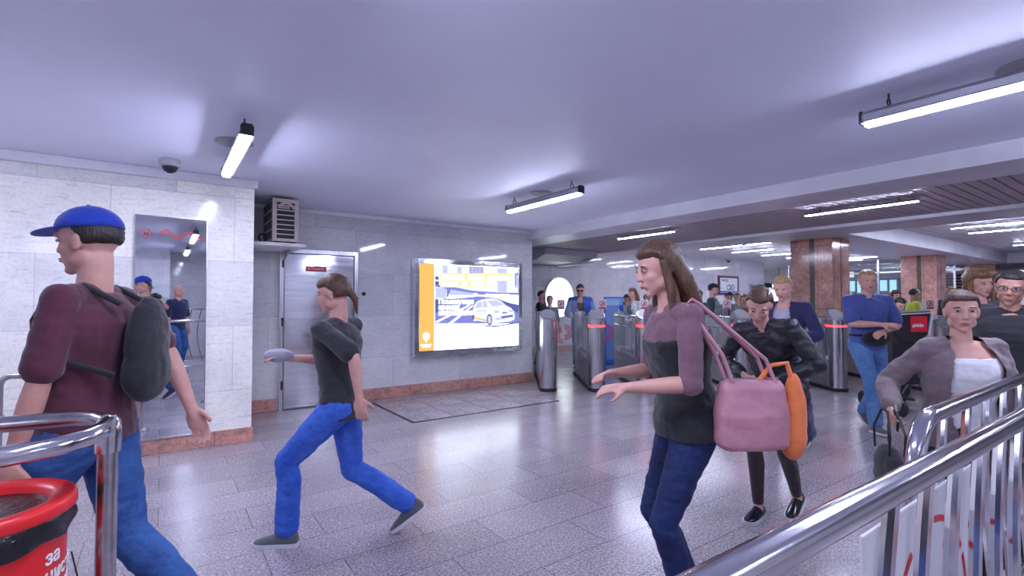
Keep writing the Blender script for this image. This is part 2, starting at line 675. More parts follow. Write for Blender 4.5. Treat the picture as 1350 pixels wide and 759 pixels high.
# cornices and baseboards
struct(MB().box(-3.6, 0.81, 5.79, 5.84, 2.63, 2.72).box(0.78, 0.81, 5.84, 7.19, 2.66, 2.72).build('trim_2', M['trim'], bevel=0.008))
struct(MB().box(0.81, 5.45, 7.19, 7.23, 2.66, 2.72).build('trim_3', M['trim'], bevel=0.008))
struct(MB().box(-3.6, 0.795, 5.825, 5.84, 0, 0.145).box(.78, .795, 5.84, 7.23, 0, .145).build('baseboard_left', M['granite_x'], bevel=0.003))
struct(MB().box(0.795, 1.25, 7.205, 7.23, 0, 0.165).box(2.32, 5.545, 7.205, 7.23, 0, 0.165).box(5.53, 5.545, 7.23, FAR, 0, 0.165).build('baseboard_back', M['granite_x'], bevel=0.003))
struct(MB().box(5.545, 20.86, FAR - .02, FAR, 0, 0.165).build('baseboard_far', M['granite_x']))
struct(MB().box(-3.6, 0.15, BACK, BACK + .02, 0, 0.15).box(1.15, XR, BACK, BACK + .02, 0, 0.15).build('baseboard_behind', M['granite_x']))
# brushed metal fascia high on the far side, beyond the wall corner
fa = MB()
fa.prism([(9.75, 2.47), (9.35, 2.60), (9.35, 2.80), (10.6, 2.80), (10.6, 2.47)], 0, 7.55, 9.3)
struct(fa.build('trim_4', M['metalceil'], bevel=0.01))
struct(MB().box(6.14, 10.35, 10.6, FAR, 2.50, 2.60).box(9.0, 9.25, 9.4, 10.6, 2.42, 2.5).build('trim_5', M['trim'], bevel=0.01))
# columns clad in red granite, each face in two slabs with a narrow green strip between
col_strip = granite('green_granite_strip', 'YZX', (0.16, 0.13, 0.10), 0.2, 1.3)
for i, cx in enumerate((11.14, 17.6, 23.9)):
    cy, w = 4.52, 0.82
    c = MB()
    for a, b in ((0, .34), (.44, w)):
        c.box(cx, cx + .03, cy + a, cy + b, 0, ZB2)
        c.box(cx + w - .03, cx + w, cy + a, cy + b, 0, ZB2)
    o = struct(c.build('column', M['col_granite'], bevel=0.004))
    c = MB()
    for a, b in ((.032, .38), (.44, w - .032)):
        c.box(cx + a, cx + b, cy, cy + .03, 0, ZB2)
        c.box(cx + a, cx + b, cy + w - .03, cy + w, 0, ZB2)
    q = c.build('side_cladding', M['col_granite_x'], o, bevel=0.004)
    q = MB().box(cx + .012, cx + w - .012, cy + .012, cy + w - .012, 0, ZB2).build('strip', col_strip, o)

# ------------------------------------------------------------------ access covers in the floor
fr = MB()
X0, X1, Y0, Y1 = 2.46, 4.74, 5.56, 6.98
t = 0.022
fr.box(X0, X1, Y0, Y0 + t, 0, .006).box(X0, X1, Y1 - t, Y1, 0, .006).box(X0, X0 + t, Y0, Y1, 0, .006).box(X1 - t, X1, Y0, Y1, 0, .006)
fr.box(X0, X1, Y0, Y1, 0, .002)
fo = struct(fr.build('trim_6', M['dark_metal']))
cw = (X1 - X0 - 2 * t) / 4
ch = (Y1 - Y0 - 2 * t) / 2
cov = None
for r in range(2):
    for c_ in range(4):
        if cov is None:
            cov = empty('access_cover', (0, 0, 0))
            MB().box(-cw / 2 + .006, cw / 2 - .006, -ch / 2 + .006, ch / 2 - .006, 0.002, 0.008).build('cover_slab', M['cover'], cov)
            for sy in (-1, 1):
                MB().box(-.11, .11, sy * (ch / 2 - .09) - .007, sy * (ch / 2 - .09) + .007, 0.0075, 0.009).build('lifting_slot', M['black'], cov)
            e = cov
        else:
            e = copy_tree(cov)
        e.location = (X0 + t + cw * (c_ + .5), Y0 + t + ch * (r + .5), 0)
        tag(e, 'stone floor access cover, %s from the left in the row %s' % (('first', 'second', 'third', 'fourth')[c_], ('farther from the wall', 'along the wall baseboard')[r]), 'access cover', 'stone access covers below the lit poster')

# ------------------------------------------------------------------ lights
def light(length, kind):
    r = empty('ceiling_light')
    h = length / 2
    if kind == 'hung':
        hs = MB()
        hs.prism([(-.050, -.022), (-.050, -.017), (-.036, -.012), (-.038, .03), (-.028, .05), (.028, .05), (.038, .03), (.036, -.012), (.050, -.017), (.050, -.022)], 1, -h, h)
        hs.build('housing', M['alu'], r, bevel=0.003)
        d = MB()
        d.prism([(-.036, -.022), (.036, -.022), (.026, -.042), (-.026, -.042)], 1, -h + .02, h - .02)
        d.build('diffuser', M['diffuser'], r)
        for s in (-1, 1):
            MB().prism([(-.04, -.025), (-.042, .035), (-.03, .056), (.03, .056), (.042, .035), (.04, -.025)], 1, s * h - .008, s * h + .008).build('end_cap', M['dark_metal'], r, bevel=.002)
            b = MB()
            b.tube(arc((0, s * (h - .14), .075), (1, 0, 0), (0, 0, 1), .022, 0, 2 * PI, 16), .005, 6)
            b.cyl((0, s * (h - .14), .095), (0, s * (h - .14), .13), .006)
            b.build('hanger', M['dark_metal'], r, True)
    else:
        MB().prism([(-.032, -.003), (-.032, .002), (-.02, .028), (.02, .028), (.032, .002), (.032, -.003)], 1, -h, h).build('housing', M['alu'], r)
        MB().prism([(-.018, -.003), (.018, -.003), (.014, -.013), (-.014, -.013)], 1, -h + .01, h - .01).build('diffuser', M['diffuser_thin'], r)
        for s in (-1, 1):
            MB().cyl((0, s * (h - .2), .025), (0, s * (h - .2), .06), .008, n=8).build('hanger', M['dark_metal'], r)
    return r


hung = light(1.32, 'hung')
flat_l = light(1.32, 'flat')
for i, (x, y, w) in enumerate([
        (0.45, 4.40, 'hanging tube light nearest the grey dome camera, over the walker in the blue cap'),
        (3.52, 4.43, 'hanging tube light in front of the lit poster, above the walkway'),
        (3.62, 0.62, 'large hanging tube light at the top right edge of the picture'),
        (0.45, 1.10, 'hanging tube light overhead seen in the tall steel mirror'),
        (-2.0, 4.40, 'added fill tube light at the far left of the hall ceiling, outside the picture'),  # extra tube out of view, added to brighten the hall
        (0.45, -2.0, 'tube light behind the photographer, seen in the steel mirror'),
        (3.55, -2.0, 'tube light behind the photographer on the right side'),
        (-2.0, -2.0, 'added fill tube light behind the photographer on the far left')]):  # unseen extra tube, added for more light from behind the camera
    e = hung if i == 0 else copy_tree(hung)
    e.location = (x, y, Z1 - .13)
    tag(e, w, 'ceiling light', 'tube lights hung under the smooth ceiling')
# round cover plates of the old lamps
pl = MB().lathe([(0, 0), (.135, 0), (.14, -.006), (.13, -.012), (0, -.013)], n=32).build('ceiling_plate', M['grey_plastic'], None, True)
for i, (x, y, w) in enumerate([(0.45, 4.50, 'round grey cover plate on the ceiling above the left tube light'),
                               (3.62, 4.55, 'round grey cover plate on the ceiling above the tube light before the poster'),
                               (3.80, 0.56, 'round grey cover plate on the ceiling at the top right edge')]):
    e = pl if i == 0 else pl.copy()
    if i: COL.objects.link(e)
    e.location = (x, y, Z1)
    tag(e, w, 'cover plate', 'round plates on the smooth ceiling')
for i, (x, y, w) in enumerate([
        (7.55, 2.75, 'long thin tube light under the dark slatted ceiling, right of the centre'),
        (7.35, 6.15, 'thin tube light under the slatted ceiling, above the first turnstiles'),
        (7.45, -0.8, 'tube light under the slatted ceiling past the right picture edge')]):
    e = flat_l if i == 0 else copy_tree(flat_l)
    e.location = (x, y, ZB2 - .07)
    tag(e, w, 'ceiling light', 'tube lights under the slatted ceiling')
k = 0
rows = ['first', 'second', 'third', 'fourth', 'fifth', 'sixth']
for y, side in ((8.35, 'left of the red column'), (2.65, 'right of the red columns'), (12.5, 'in the corridor beyond the far wall')):
    for j, x in enumerate((11.9, 13.3, 15.0, 16.8, 18.5, 21.5)):
        if y == 12.5 and x < 21: continue
        if y == -1.2: continue
        if y == 2.65:
            if j not in (1, 2, 4): continue
            x = {1: 13.9, 2: 15.2, 4: 19.5}[j]
        e = copy_tree(flat_l)
        e.location = (x, y, Z3 - .06)
        tag(e, '%s tube light under the far ceiling, %s' % (rows[j], side), 'ceiling light', 'tube lights under the far metal ceiling')
for x in (13.3, 16.8, 20.5):
    e = copy_tree(flat_l)
    e.location = (x, 6.9 if x < 20 else 7.2, Z3 - .06)
    tag(e, 'tube light close behind the column row, %s column' % {13.3: 'past the first', 16.8: 'just before the second', 20.5: 'past the second'}[x], 'ceiling light', 'tube lights under the far metal ceiling')

# ------------------------------------------------------------------ dome camera
def dome(loc, label, s=1.0):
    r = empty('dome_camera', loc)
    MB().lathe([(0, 0), (.085 * s, 0), (.088 * s, -.02 * s), (.08 * s, -.055 * s), (.06 * s, -.06 * s), (0, -.06 * s)]).build('housing', M['grey_plastic'], r, True)
    MB().lathe([(.062 * s, -.055 * s), (.06 * s, -.075 * s), (.045 * s, -.1 * s), (.022 * s, -.113 * s), (0.001, -.116 * s)]).build('dome', M['black'], r, True)
    tag(r, label, 'security camera')


dome((0.04, 5.42, Z1), 'grey dome security camera on the ceiling beside the cornice of the marble wall', 1.0)
dome((17.9, 10.9, Z3), 'small dome security camera under the far ceiling above the framed notice', 1.2)

# ------------------------------------------------------------------ tall steel mirror with red emblems
def wave(mb, x0, z0, amp, length, y, n_lines=3, gap=.012, half=.003, nrm=(0, -1, 0), cyc=2.0, ux=(1, 0, 0)):
    ux = V(ux)
    for q in range(n_lines):
        pts = []
        for i in range(61):
            t = i / 60
            pts.append(V((x0, y, z0 + math.sin(t * cyc * 2 * PI) * amp + (q - (n_lines - 1) / 2) * gap)) + ux * (t * length))
        ribbon(mb, pts, half, nrm)


mr = empty('wall_mirror', (0.07, 5.84, 0.15))
MB().box(-.285, .285, -.022, -.004, 0, 2.11).build('mirror_sheet', M['mirror'], mr, bevel=0.003)
MB().box(-.291, -.285, -.026, 0, -.006, 2.116).box(.285, .291, -.026, 0, -.006, 2.116).box(-.285, .285, -.026, 0, 2.11, 2.116).box(-.285, .285, -.026, 0, -.006, 0).build('frame', M['steel_z'], mr)
MB().box(-.22, .285, -.012 - .0105, -.0222, 1.9, 2.1) if 0 else None
em = MB()
ribbon(em, arc((-.205, -.0235, 1.945), (1, 0, 0), (0, 0, 1), .038, -PI * .35, PI * 1.35, 24), .003, (0, -1, 0))
ribbon(em, [V((-.205 + .038 * math.cos(-PI * .35), -.0235, 1.945 + .038 * math.sin(-PI * .35))), V((-.205, -.0235, 1.885))], .003, (0, -1, 0))
em.build('emblem_ring', M['red_paint'], mr)
text_obj('emblem_letter', 'м', .055, M['red_paint'], mr, Matrix.Translation((-.225, -.0235, 1.93)) @ Matrix.Rotation(PI / 2, 4, 'X'), .002)
wv = MB()
wave(wv, -.10, 1.945, .026, .36, -.0235, 3, .013, .003, cyc=1.9)
wv.build('wave_emblem', M['red_paint'], mr)
tag(mr, 'tall mirror of polished steel with red emblems along its top, on the marble wall', 'mirror')

# ------------------------------------------------------------------ steel door
dr = empty('door_1', (1.27, 7.23, 0))
dr['kind'] = 'structure'
W = 1.05; Hd = 2.16
MB().box(0, .055, -.06, 0, 0, Hd).box(W - .055, W, -.06, 0, 0, Hd).box(.055, W - .055, -.06, 0, Hd - .06, Hd).build('door_frame', M['steel_z'], dr, bevel=0.004)
dl = MB()
n = 24
xs = [.065 + (W - .13) * i / n for i in range(n + 1)]
rg = []
for x in xs:   # the sheet is very slightly dished, as thin steel is
    b = -.045 - .006 * math.sin(PI * (x - .065) / (W - .13))
    rg.append([(x, b, .02), (x, b - .002, .7), (x, b + .003, 1.3), (x, b, 1.9), (x, b, Hd - .07), (x, -.02, Hd - .07), (x, -.02, .02)])
dl.rings(rg)
leaf = dl.build('door_leaf', M['steel_x'], dr)
for z in (.28, 1.12, 1.9):
    MB().cyl((.04, -.068, z), (.04, -.068, z + .11), .011, n=12).build('hinge', M['dark_metal'], dr, True)
MB().box(.33, .60, -.056, -.05, 1.86, 1.93).build('warning_plate', M['red_paint'], dr)
text_obj('warning_text', 'НЕ ВХОДИТЬ', .035, M['white_paint'], dr, Matrix.Translation((.345, -.057, 1.883)) @ Matrix.Rotation(PI / 2, 4, 'X'), .001)
MB().cyl((W - .12, -.05, 1.05), (W - .12, -.11, 1.05), .012).tube([(W - .12, -.11, 1.05), (W - .15, -.115, 1.05), (W - .25, -.115, 1.05)], .011).build('door_handle', M['tube_steel'], dr, True)
kn = MB().lathe([(0, 0), (.028, 0), (.03, .012), (.018, .03), (0, .032)], n=20).build('wall_button', M['black'], None, True, mtx=Matrix.Rotation(PI / 2, 4, 'X'))
kn.location = (2.42, 7.23, 1.56)
tag(kn, 'small round black button on the grey wall right of the steel door', 'wall button')

# ------------------------------------------------------------------ air conditioner on its shelf
sh = empty('wall_shelf', (0.80, 7.2, 2.11))
MB().box(0, .62, -.82, .02, -.005, .035).build('board', M['white_plastic'], sh, bevel=0.004)
MB().box(0.02, .12, -.02, .02, .035, .55).build('back_post', M['white_plastic'], sh, bevel=0.003)
for x in (.1, .5):
    MB().prism([(.02, -.01), (-.5, -.01), (.02, -.14)], 0, x, x + .02).build('bracket', M['alu'], sh)
tag(sh, 'white corner shelf above the steel door carrying the air conditioner', 'shelf')
ac = empty('air_conditioner', (1.06, 6.46, 2.15))
MB().box(.0, .29, 0.012, .66, .02, .535).build('casing', M['cream'], ac, bevel=0.008)
fp = MB()
fp.box(0, .29, 0, .012, .02, .055).box(0, .29, 0, .012, .49, .535).box(0, .045, 0, .012, .055, .49).box(.245, .29, 0, .012, .055, .49)
for i in range(7):
    z = .055 + i * .058
    fp.box(.045, .245, 0, .012, z + .044, z + .058)
fp.build('front_grille', M['cream'], ac, bevel=0.002)
MB().box(.045, .245, .009, .0115, .055, .49).build('grille_void', M['black'], ac)
aa = MB()
ribbon(aa, arc((.15, -.002, .40), (1, 0, 0), (0, 0, 1), .085, 0.2, PI - .2, 16), .012, (0, 1, 0), .008)
aa.build('grille_arch', M['cream'], ac)
MB().box(.07, .19, -.004, .004, .415, .438).build('name_strip', M['grey_plastic'], ac, bevel=.002)
sd = MB()
for i in range(4):
    for j in range(4):
        sd.box(-.004, .002, .06 + j * .15, .17 + j * .15, .06 + i * .118, .15 + i * .118)
sd.build('side_louvre', M['dark_metal'], ac)
for x in (.04, .23):
    MB().box(x, x + .03, .04, .6, 0, .02).build('foot', M['dark_metal'], ac)
MB().tube([(-.004, .5, .15), (-.06, .5, .15), (-.08, .48, .1), (-.05, .45, .03), (0.0, .42, .01)], .01).build('hose', M['black'], ac, True)
tag(ac, 'boxy aged cream air conditioner with louvred front on a corner shelf', 'air conditioner')

# ------------------------------------------------------------------ lit advertising panel on the back wall
UPV = -FW * math.sin(PITCH) + V((0, 0, math.cos(PITCH)))
FWP = FW * math.cos(PITCH) + V((0, 0, math.sin(PITCH)))
PXO = (3.16, 0.60)


def pxz(zx, zy, Y=7.09):
    "measured spot of the printed design -> its (x, z) on the panel"
    x, y = 530 + zx * .1977, 330 + zy * .1977
    r = FWP + RT * ((x - 675) / FPX) - UPV * ((y - 379.5) / FPX)
    t = Y / r.y
    return (r.x * t - PXO[0], HCAM + r.z * t - PXO[1])


pb = empty('lit_poster', (PXO[0], 7.23, PXO[1]))
PW, PH, PD = 2.03, 1.52, .155
MB().box(0, PW, -PD, -PD + .0, 0, 0) if 0 else None
fr = MB()
fr.box(0, .075, -PD, 0, 0, PH).box(PW - .075, PW, -PD, 0, 0, PH).box(.075, PW - .075, -PD, 0, 0, .085).box(.075, PW - .075, -PD, 0, PH - .085, PH)
fr.build('frame', M['steel_x'], pb, bevel=0.006)
MB().box(.06, PW - .06, -.12, -.02, .06, PH - .06).build('light_box', M['white_plastic'], pb)
E_W = emit('lit_paper_white', (0.80, 0.87, 1.0, 1), 4.0)
E_O = emit('lit_print_orange', (1.0, 0.50, 0.06, 1), .82)
E_V = emit('lit_print_violet', (0.22, 0.25, 0.74, 1), .70)
E_VD = emit('lit_print_dark_violet', (0.09, 0.10, 0.42, 1), .62)
E_L = emit('lit_print_lavender', (0.62, 0.66, 1.0, 1), .72)
E_P = emit('lit_print_pale', (0.82, 0.86, 1.0, 1), .86)
E_OP = emit('lit_print_pale_orange', (1.0, 0.72, 0.32, 1), .95)


def art(name, mat, polys, lay):
    m = MB()
    y = -.125 - lay * .0012
    for p in polys:
        m.flat([(x, y, z) for x, z in (pxz(*q) for q in p)])
    return m.build(name, mat, pb)


def rc(a, b, c, d):
    return [(a, b), (c, b), (c, d), (a, d)]


MB().box(.07, PW - .07, -.125, -.119, .075, PH - .075).build('white_sheet', E_W, pb)
so = MB()
o0, o1 = pxz(113, 676), pxz(219, 90)
so.box(.072, o1[0], -.1262, -.1254, .08, PH - .08)
so.build('orange_strip', E_O, pb)
art('picture_sky', E_P, [[(221, 95), (780, 118), (780, 290), (221, 270)]], 1)
art('picture_building', E_L, [[(450, 105), (548, 112), (548, 160), (450, 155)], [(640, 120), (700, 124), (700, 280), (640, 275)], [(275, 98), (305, 100), (305, 160), (275, 160)], [(372, 110), (400, 112), (400, 160), (372, 158)], [(755, 150), (778, 150), (778, 250), (755, 245)], [(225, 250), (300, 255), (300, 320), (225, 320)], [(320, 262), (480, 280), (480, 300), (320, 300)]], 2)
art('picture_windows', E_VD, [[(452 + i * 24, 110 + j * 11), (470 + i * 24, 111 + j * 11), (470 + i * 24, 115 + j * 11), (452 + i * 24, 114 + j * 11)] for i in range(4) for j in range(4)] + [[(223, 172), (246, 176), (246, 196), (223, 192)], [(223, 204), (248, 207), (248, 236), (223, 234)], [(757, 158), (776, 150), (776, 156), (762, 165), (762, 232), (757, 235)]], 3)
art('picture_overpass', E_V, [[(221, 228), (330, 240), (470, 268), (640, 280), (780, 283), (780, 292), (640, 292), (470, 284), (330, 262), (221, 240)], [(300, 255), (328, 258), (312, 310), (300, 310)], [(505, 282), (560, 286), (560, 296), (505, 296)], [(720, 288), (778, 290), (778, 298), (720, 298)]], 4)
art('picture_road', E_V, [[(221, 322), (380, 318), (520, 304), (640, 318), (780, 372), (780, 487), (221, 487)]], 4)
art('picture_road_shade', E_VD, [[(221, 330), (330, 326), (420, 330), (221, 420)], [(470, 474), (560, 500), (640, 500), (778, 478), (778, 486), (620, 512), (560, 508)], [(660, 335), (780, 362), (780, 425), (752, 402)]], 5)
art('picture_lane', E_W, [[(226, 474), (430, 372), (470, 340), (476, 342), (440, 376), (236, 481)], [(312, 486), (470, 366), (478, 368), (336, 486)], [(640, 306), (780, 332), (780, 340), (640, 312)]], 6)
car = [(468, 432), (472, 400), (484, 362), (500, 340), (530, 328), (575, 320), (630, 322), (662, 338), (694, 366), (730, 384), (748, 408), (754, 440), (750, 462), (722, 474), (640, 482), (604, 490), (598, 502), (578, 502), (566, 478), (500, 468), (484, 474), (476, 466)]
art('picture_car', E_P, [car], 7)
art('picture_car_shade', E_L, [[(572, 336), (634, 334), (680, 362), (606, 374)], [(488, 386), (504, 350), (532, 340), (532, 378)], [(540, 340), (562, 336), (572, 376), (540, 380)], [(612, 405), (642, 398), (650, 412), (624, 420)], [(706, 398), (738, 396), (742, 408), (716, 410)], [(500, 400), (560, 398), (562, 404), (500, 407)], [(622, 452), (744, 436), (744, 446), (628, 466)]], 8)
art('picture_car_grille', E_VD, [[(668, 412), (702, 410), (700, 418), (672, 420)], [(660, 440), (742, 428), (738, 440), (668, 452)]], 9)
wh = []
for cx, cy, rx, ry in ((584, 462, 19, 38), (477, 440, 8, 24)):
    wh.append([(cx + rx * math.cos(a * PI / 9), cy + ry * math.sin(a * PI / 9)) for a in range(18)])
art('picture_wheel', E_VD, wh, 9)
art('picture_rim', E_P, [[(584 + 12 * math.cos(a * PI / 7), 462 + 26 * math.sin(a * PI / 7)) for a in range(14)]], 10)
art('picture_spokes', E_VD, [[(584, 462), (584 + 11 * math.cos(a - .2), 462 + 24 * math.sin(a - .2)), (584 + 11 * math.cos(a + .2), 462 + 24 * math.sin(a + .2))] for a in [k * 2 * PI / 5 for k in range(5)]], 11)
art('picture_car_stripe', E_O, [[(480, 444), (562, 462), (562, 472), (480, 454)]], 10)
art('headline_bar', E_OP, [rc(256, 152, 736, 200), rc(256, 204, 560, 246)], 9)
art('headline_letter', E_W, [rc(266 + i * 22, 162 + i * .5, 282 + i * 22, 190 + i * .5) for i in range(21) if i not in (7, 13)] + [rc(266 + i * 22, 212, 282 + i * 22, 238) for i in range(13) if i not in (5, 8)], 10)
for k, s in enumerate(('Поминутная', 'аренда', 'автомобилей')):
    x, z = pxz(243, 356 + k * 38)
    text_obj('slogan', s, .108, E_W, pb, Matrix.Translation((x, -.141, z)) @ Matrix.Rotation(PI / 2, 4, 'X'), .004)
ex, ez = pxz(164, 572)
eb = MB()
eb.flat([(ex + .058 * math.cos(a * PI / 12), -.1275, ez + .058 * math.sin(a * PI / 12)) for a in range(24)])
eb.flat([(ex - .03, -.1275, ez - .04), (ex + .035, -.1275, ez - .035), (ex - .005, -.1275, ez - .10)])
eb.flat([(ex - .09, -.1275, ez - .125), (ex + .09, -.1275, ez - .125), (ex + .09, -.1275, ez - .143), (ex - .09, -.1275, ez - .143)])
eb.flat([(ex - .07, -.1275, ez - .155), (ex + .07, -.1275, ez - .155), (ex + .07, -.1275, ez - .173), (ex - .07, -.1275, ez - .173)])
eb.build('poster_emblem', E_W, pb)
tag(pb, 'large lit advertising panel with orange strip and white car on the grey wall', 'poster')

# ------------------------------------------------------------------ turnstiles
def turnstile(led):
    r = empty('turnstile')
    # stadium-shaped plinth
    def outline(hw, y0, y1, z, n=10):
        a = [(hw * math.cos(PI + PI * k / n), y0 + hw + hw * math.sin(PI + PI * k / n), z) for k in range(n + 1)]
        b = [(hw * math.cos(PI * k / n), y1 - hw + hw * math.sin(PI * k / n), z) for k in range(n + 1)]
        return a + b
    MB().rings([outline(.142, -.007, 2.2, 0), outline(.142, -.007, 2.2, .055)]).build('plinth', M['black_rubber'], r)
    MB().rings([outline(.115, .16, 2.1, .055), outline(.115, .16, 2.1, .50), outline(.095, .18, 2.08, .56)]).build('side_cabinet', M['steel_y'], r, bevel=0)
    ps = MB()
    c = V((0, .135, 0))
    ring = lambda z, rad, yy=.135: [V((rad * math.cos(2 * PI * k / 28), yy + rad * math.sin(2 * PI * k / 28), z)) for k in range(28)]
    ps.rings([ring(.055, .132), ring(1.15, .132)])
    post = ps.build('front_post', M['steel_z'], r, True)
    cp = MB()
    top = [V((.136 * math.cos(2 * PI * k / 28), .135 + .136 * math.sin(2 * PI * k / 28), 1.16 + .15 * (.5 + .5 * math.sin(2 * PI * k / 28)))) for k in range(28)]
    cp.rings([ring(1.145, .136), top])
    cp.build('reader_cap', M['alu'], r, bevel=0.004)
    ds = MB()
    ds.rings([[V((p.x * .86, .135 + (p.y - .135) * .86, p.z + .002 + (p.y - .135) * -.0)) for p in top], [V((p.x * .84, .135 + (p.y - .135) * .84, p.z + .010)) for p in top]])
    ds.build('reader_dish', M['grey_plastic'], r)
    if led:
        MB().rings([ring(1.035, .134), ring(1.035, .138), ring(1.065, .138), ring(1.065, .134)], cap=False).build('light_band', M['led_red'], r)
    rp = MB()
    rp.rings([[V((p.x * .85, 2.06 + (p.y - .135) * .85, p.z)) for p in ring(.055, .132)], [V((p.x * .85, 2.06 + (p.y - .135) * .85, 1.12)) for p in ring(.055, .132)]])
    rp.rings([[V((p.x * .88, 2.06 + (p.y - .135) * .88, 1.12)) for p in ring(.055, .132)], [V((p.x * .88, 2.06 + (p.y - .135) * .88, 1.26 - (.5 + .5 * (p.y - .135) / .14) * .1)) for p in ring(.055, .132)]])
    rp.build('rear_post', M['steel_z'], r, True)
    for s in (-1, 1):
        MB().box(s * .108 - .004, s * .108 + .004, .26, 1.96, .50, 1.17).build('glass_panel', M['glass'], r)
        MB().tube([(s * .108, .24, 1.0), (s * .108, 1.98, 1.0)], .012, 8).build('side_rail', M['tube_steel'], r, True)
    MB().box(-.12, .12, .26, .34, .5, 1.16).box(-.05, .05, .3, 1.38, .5, .53).box(-.05, .05, .5, .58, .5, .9).box(-.05, .05, 1.3, 1.38, .5, .95).build('inner_frame', M['steel_z'], r)
    MB().box(-.1, .1, .5, 1.5, .56, .60).prism([(.6, .60), (.9, .66), (.9, .68), (.6, .64)], 0, -.08, .08).build('mechanism', M['tube_steel'], r)
    MB().tube([(-.11, .34, 1.18), (-.11, 1.96, 1.18)], .014, 8).tube([(.11, .34, 1.18), (.11, 1.96, 1.18)], .014, 8).build('top_rail', M['tube_steel'], r, True)
    MB().box(-.116, -.11, .3, .345, 1.05, 1.07).build('green_light', M['led_green'], r)
    return r


def gate(r, s):
    "swinging glass leaf on side s with the red wave on it"
    x0, x1 = (.13, .375) if s > 0 else (-.375, -.13)
    g = MB().box(x0, x1, 1.496, 1.506, .34, 1.46).build('gate_leaf', M['glass'], r)
    MB().cyl((s * .128, 1.5, .5), (s * .128, 1.5, 1.3), .014, n=10).build('gate_hinge', M['tube_steel'], g, True)
    a = MB()
    for k in range(3):
        rad = .07 + .035 * k
        if s > 0:
            ribbon(a, arc((.385 - .02, 1.494, .80), (1, 0, 0), (0, 0, 1), rad, PI * .5, PI * 1.6, 22), .008, (0, -1, 0))
        else:
            ribbon(a, arc((-.385 + .01, 1.494, .86), (1, 0, 0), (0, 0, 1), rad, -PI * .55, PI * .5, 22), .008, (0, -1, 0))
    a.build('red_wave', M['red_paint'], g)
    if s > 0:
        MB().box(.27, .42, 1.482, 1.49, 1.30, 1.48).build('notice', M['white_plastic'], g)
        n_ = MB()
        ribbon(n_, arc((.345, 1.481, 1.405), (1, 0, 0), (0, 0, 1), .052, 0, 2 * PI, 20), .007, (0, -1, 0))
        ribbon(n_, [V((.31, 1.481, 1.37)), V((.38, 1.481, 1.44))], .005, (0, -1, 0))
        n_.box(.28, .41, 1.480, 1.482, 1.305, 1.335)
        n_.build('notice_print', M['red_paint'], g)
        f_ = MB()
        ribbon(f_, [V((.33, 1.4805, 1.375)), V((.35, 1.4805, 1.405)), V((.345, 1.4805, 1.43))], .008, (0, -1, 0))
        ribbon(f_, [V((.35, 1.4805, 1.405)), V((.37, 1.4805, 1.385))], .005, (0, -1, 0))
        f_.build('notice_figure', M['black'], g)
    return g


TS = {}
for led in (0, 1):
    TS[led] = turnstile(led)
    gate(TS[led], 1)
    gate(TS[led], -1)
first = {0: True, 1: True}
names = ['unlit steel turnstile standing against the end of the poster wall',
         'steel turnstile with red light band in front of the man in the blue denim jacket',
         'steel turnstile with red light band in front of the woman in the long light cardigan',
         'steel turnstile mostly hidden behind the tall woman with the pink bag',
         'steel turnstile hidden behind the bending woman in the black leather jacket',
         'steel turnstile whose foot shows behind the blond man in the navy cardigan',
         'steel turnstile with red light band at the elbow of the man in the blue T-shirt',
         'unlit steel turnstile with pale round top beside the black pushchair',
         'steel turnstile hidden behind the near woman in the taupe cardigan']
lats = [.585, 1.375, 2.165, 2.95, 3.74, 4.52, 5.29, 6.76, 7.6]
for i, lt in enumerate(lats):
    led = 1 if i in (1, 2, 4, 6) else 0
    if first[led]:
        e = TS[led]
        first[led] = False
    else:
        e = copy_tree(TS[led])
    p = FW * 7.98 + RT * lt
    e.location = p
    e.rotation_euler = (0, 0, YAW - PI / 2)
    tag(e, names[i], 'turnstile', 'row of ticket turnstiles')
    if i in (6, 7):   # the wide passage has no narrow leaf on that side
        for c_ in [x for x in bpy.data.objects if x.parent == e and x.name.startswith('gate_leaf')]:
            sx = sum(v.co.x for v in c_.data.vertices)
            if (i == 6 and sx > 0) or (i == 7 and sx < 0):
                for d_ in [x for x in bpy.data.objects if x.parent == c_]:
                    bpy.data.objects.remove(d_)
                bpy.data.objects.remove(c_)

# ------------------------------------------------------------------ tube barriers
def barrier(loc, rz, L, H, r0, label, x_start_post=True, x_end_post=True, bend=.22, banner=False, low=.22, nb=None, rb=.013, bal_from=0):
    b = empty('crowd_barrier', loc, rz)
    B = bend
    pts = []
    if x_start_post:
        pts += [(0, 0, low), (0, 0, H - B)]
        pts += [tuple(p) for p in arc((B, 0, H - B), (-1, 0, 0), (0, 0, 1), B, 0.12, PI / 2 - .12, 7)]
        pts.append((B, 0, H))
    else:
        pts.append((0, 0, H))
    if x_end_post:
        pts.append((L - B, 0, H))
        pts += [tuple(p) for p in arc((L - B, 0, H - B), (0, 0, 1), (1, 0, 0), B, 0.12, PI / 2 - .12, 7)]
        pts += [(L, 0, H - B), (L, 0, low)]
    else:
        pts.append((L, 0, H))
    MB().tube(pts, r0, 18).build('top_rail', M['tube_steel'], b, True)
    MB().tube([(0, 0, low), (L, 0, low)], r0 * .7, 12).build('bottom_rail', M['tube_steel'], b, True)
    nb = nb or int(L / .13)
    for i in range(1, nb):
        x = L * i / nb
        P = [(x - .09 * math.sin(PI * t / 8) + .03 * t / 8, 0, H - (H - low) * t / 8) for t in range(9)]
        if P[4][0] < .03 or P[0][0] < bal_from: continue
        MB().tube(P, rb, 8).build('baluster', M['tube_steel'], b, True)
    for x in (.18, L - .18):
        f = MB().cyl((x, 0, low), (x, 0, .012), r0 * .8).box(x - .05, x + .05, -.05, .05, 0, .012)
        f.build('foot', M['tube_steel'], b)
    return tag(b, label, 'barrier')


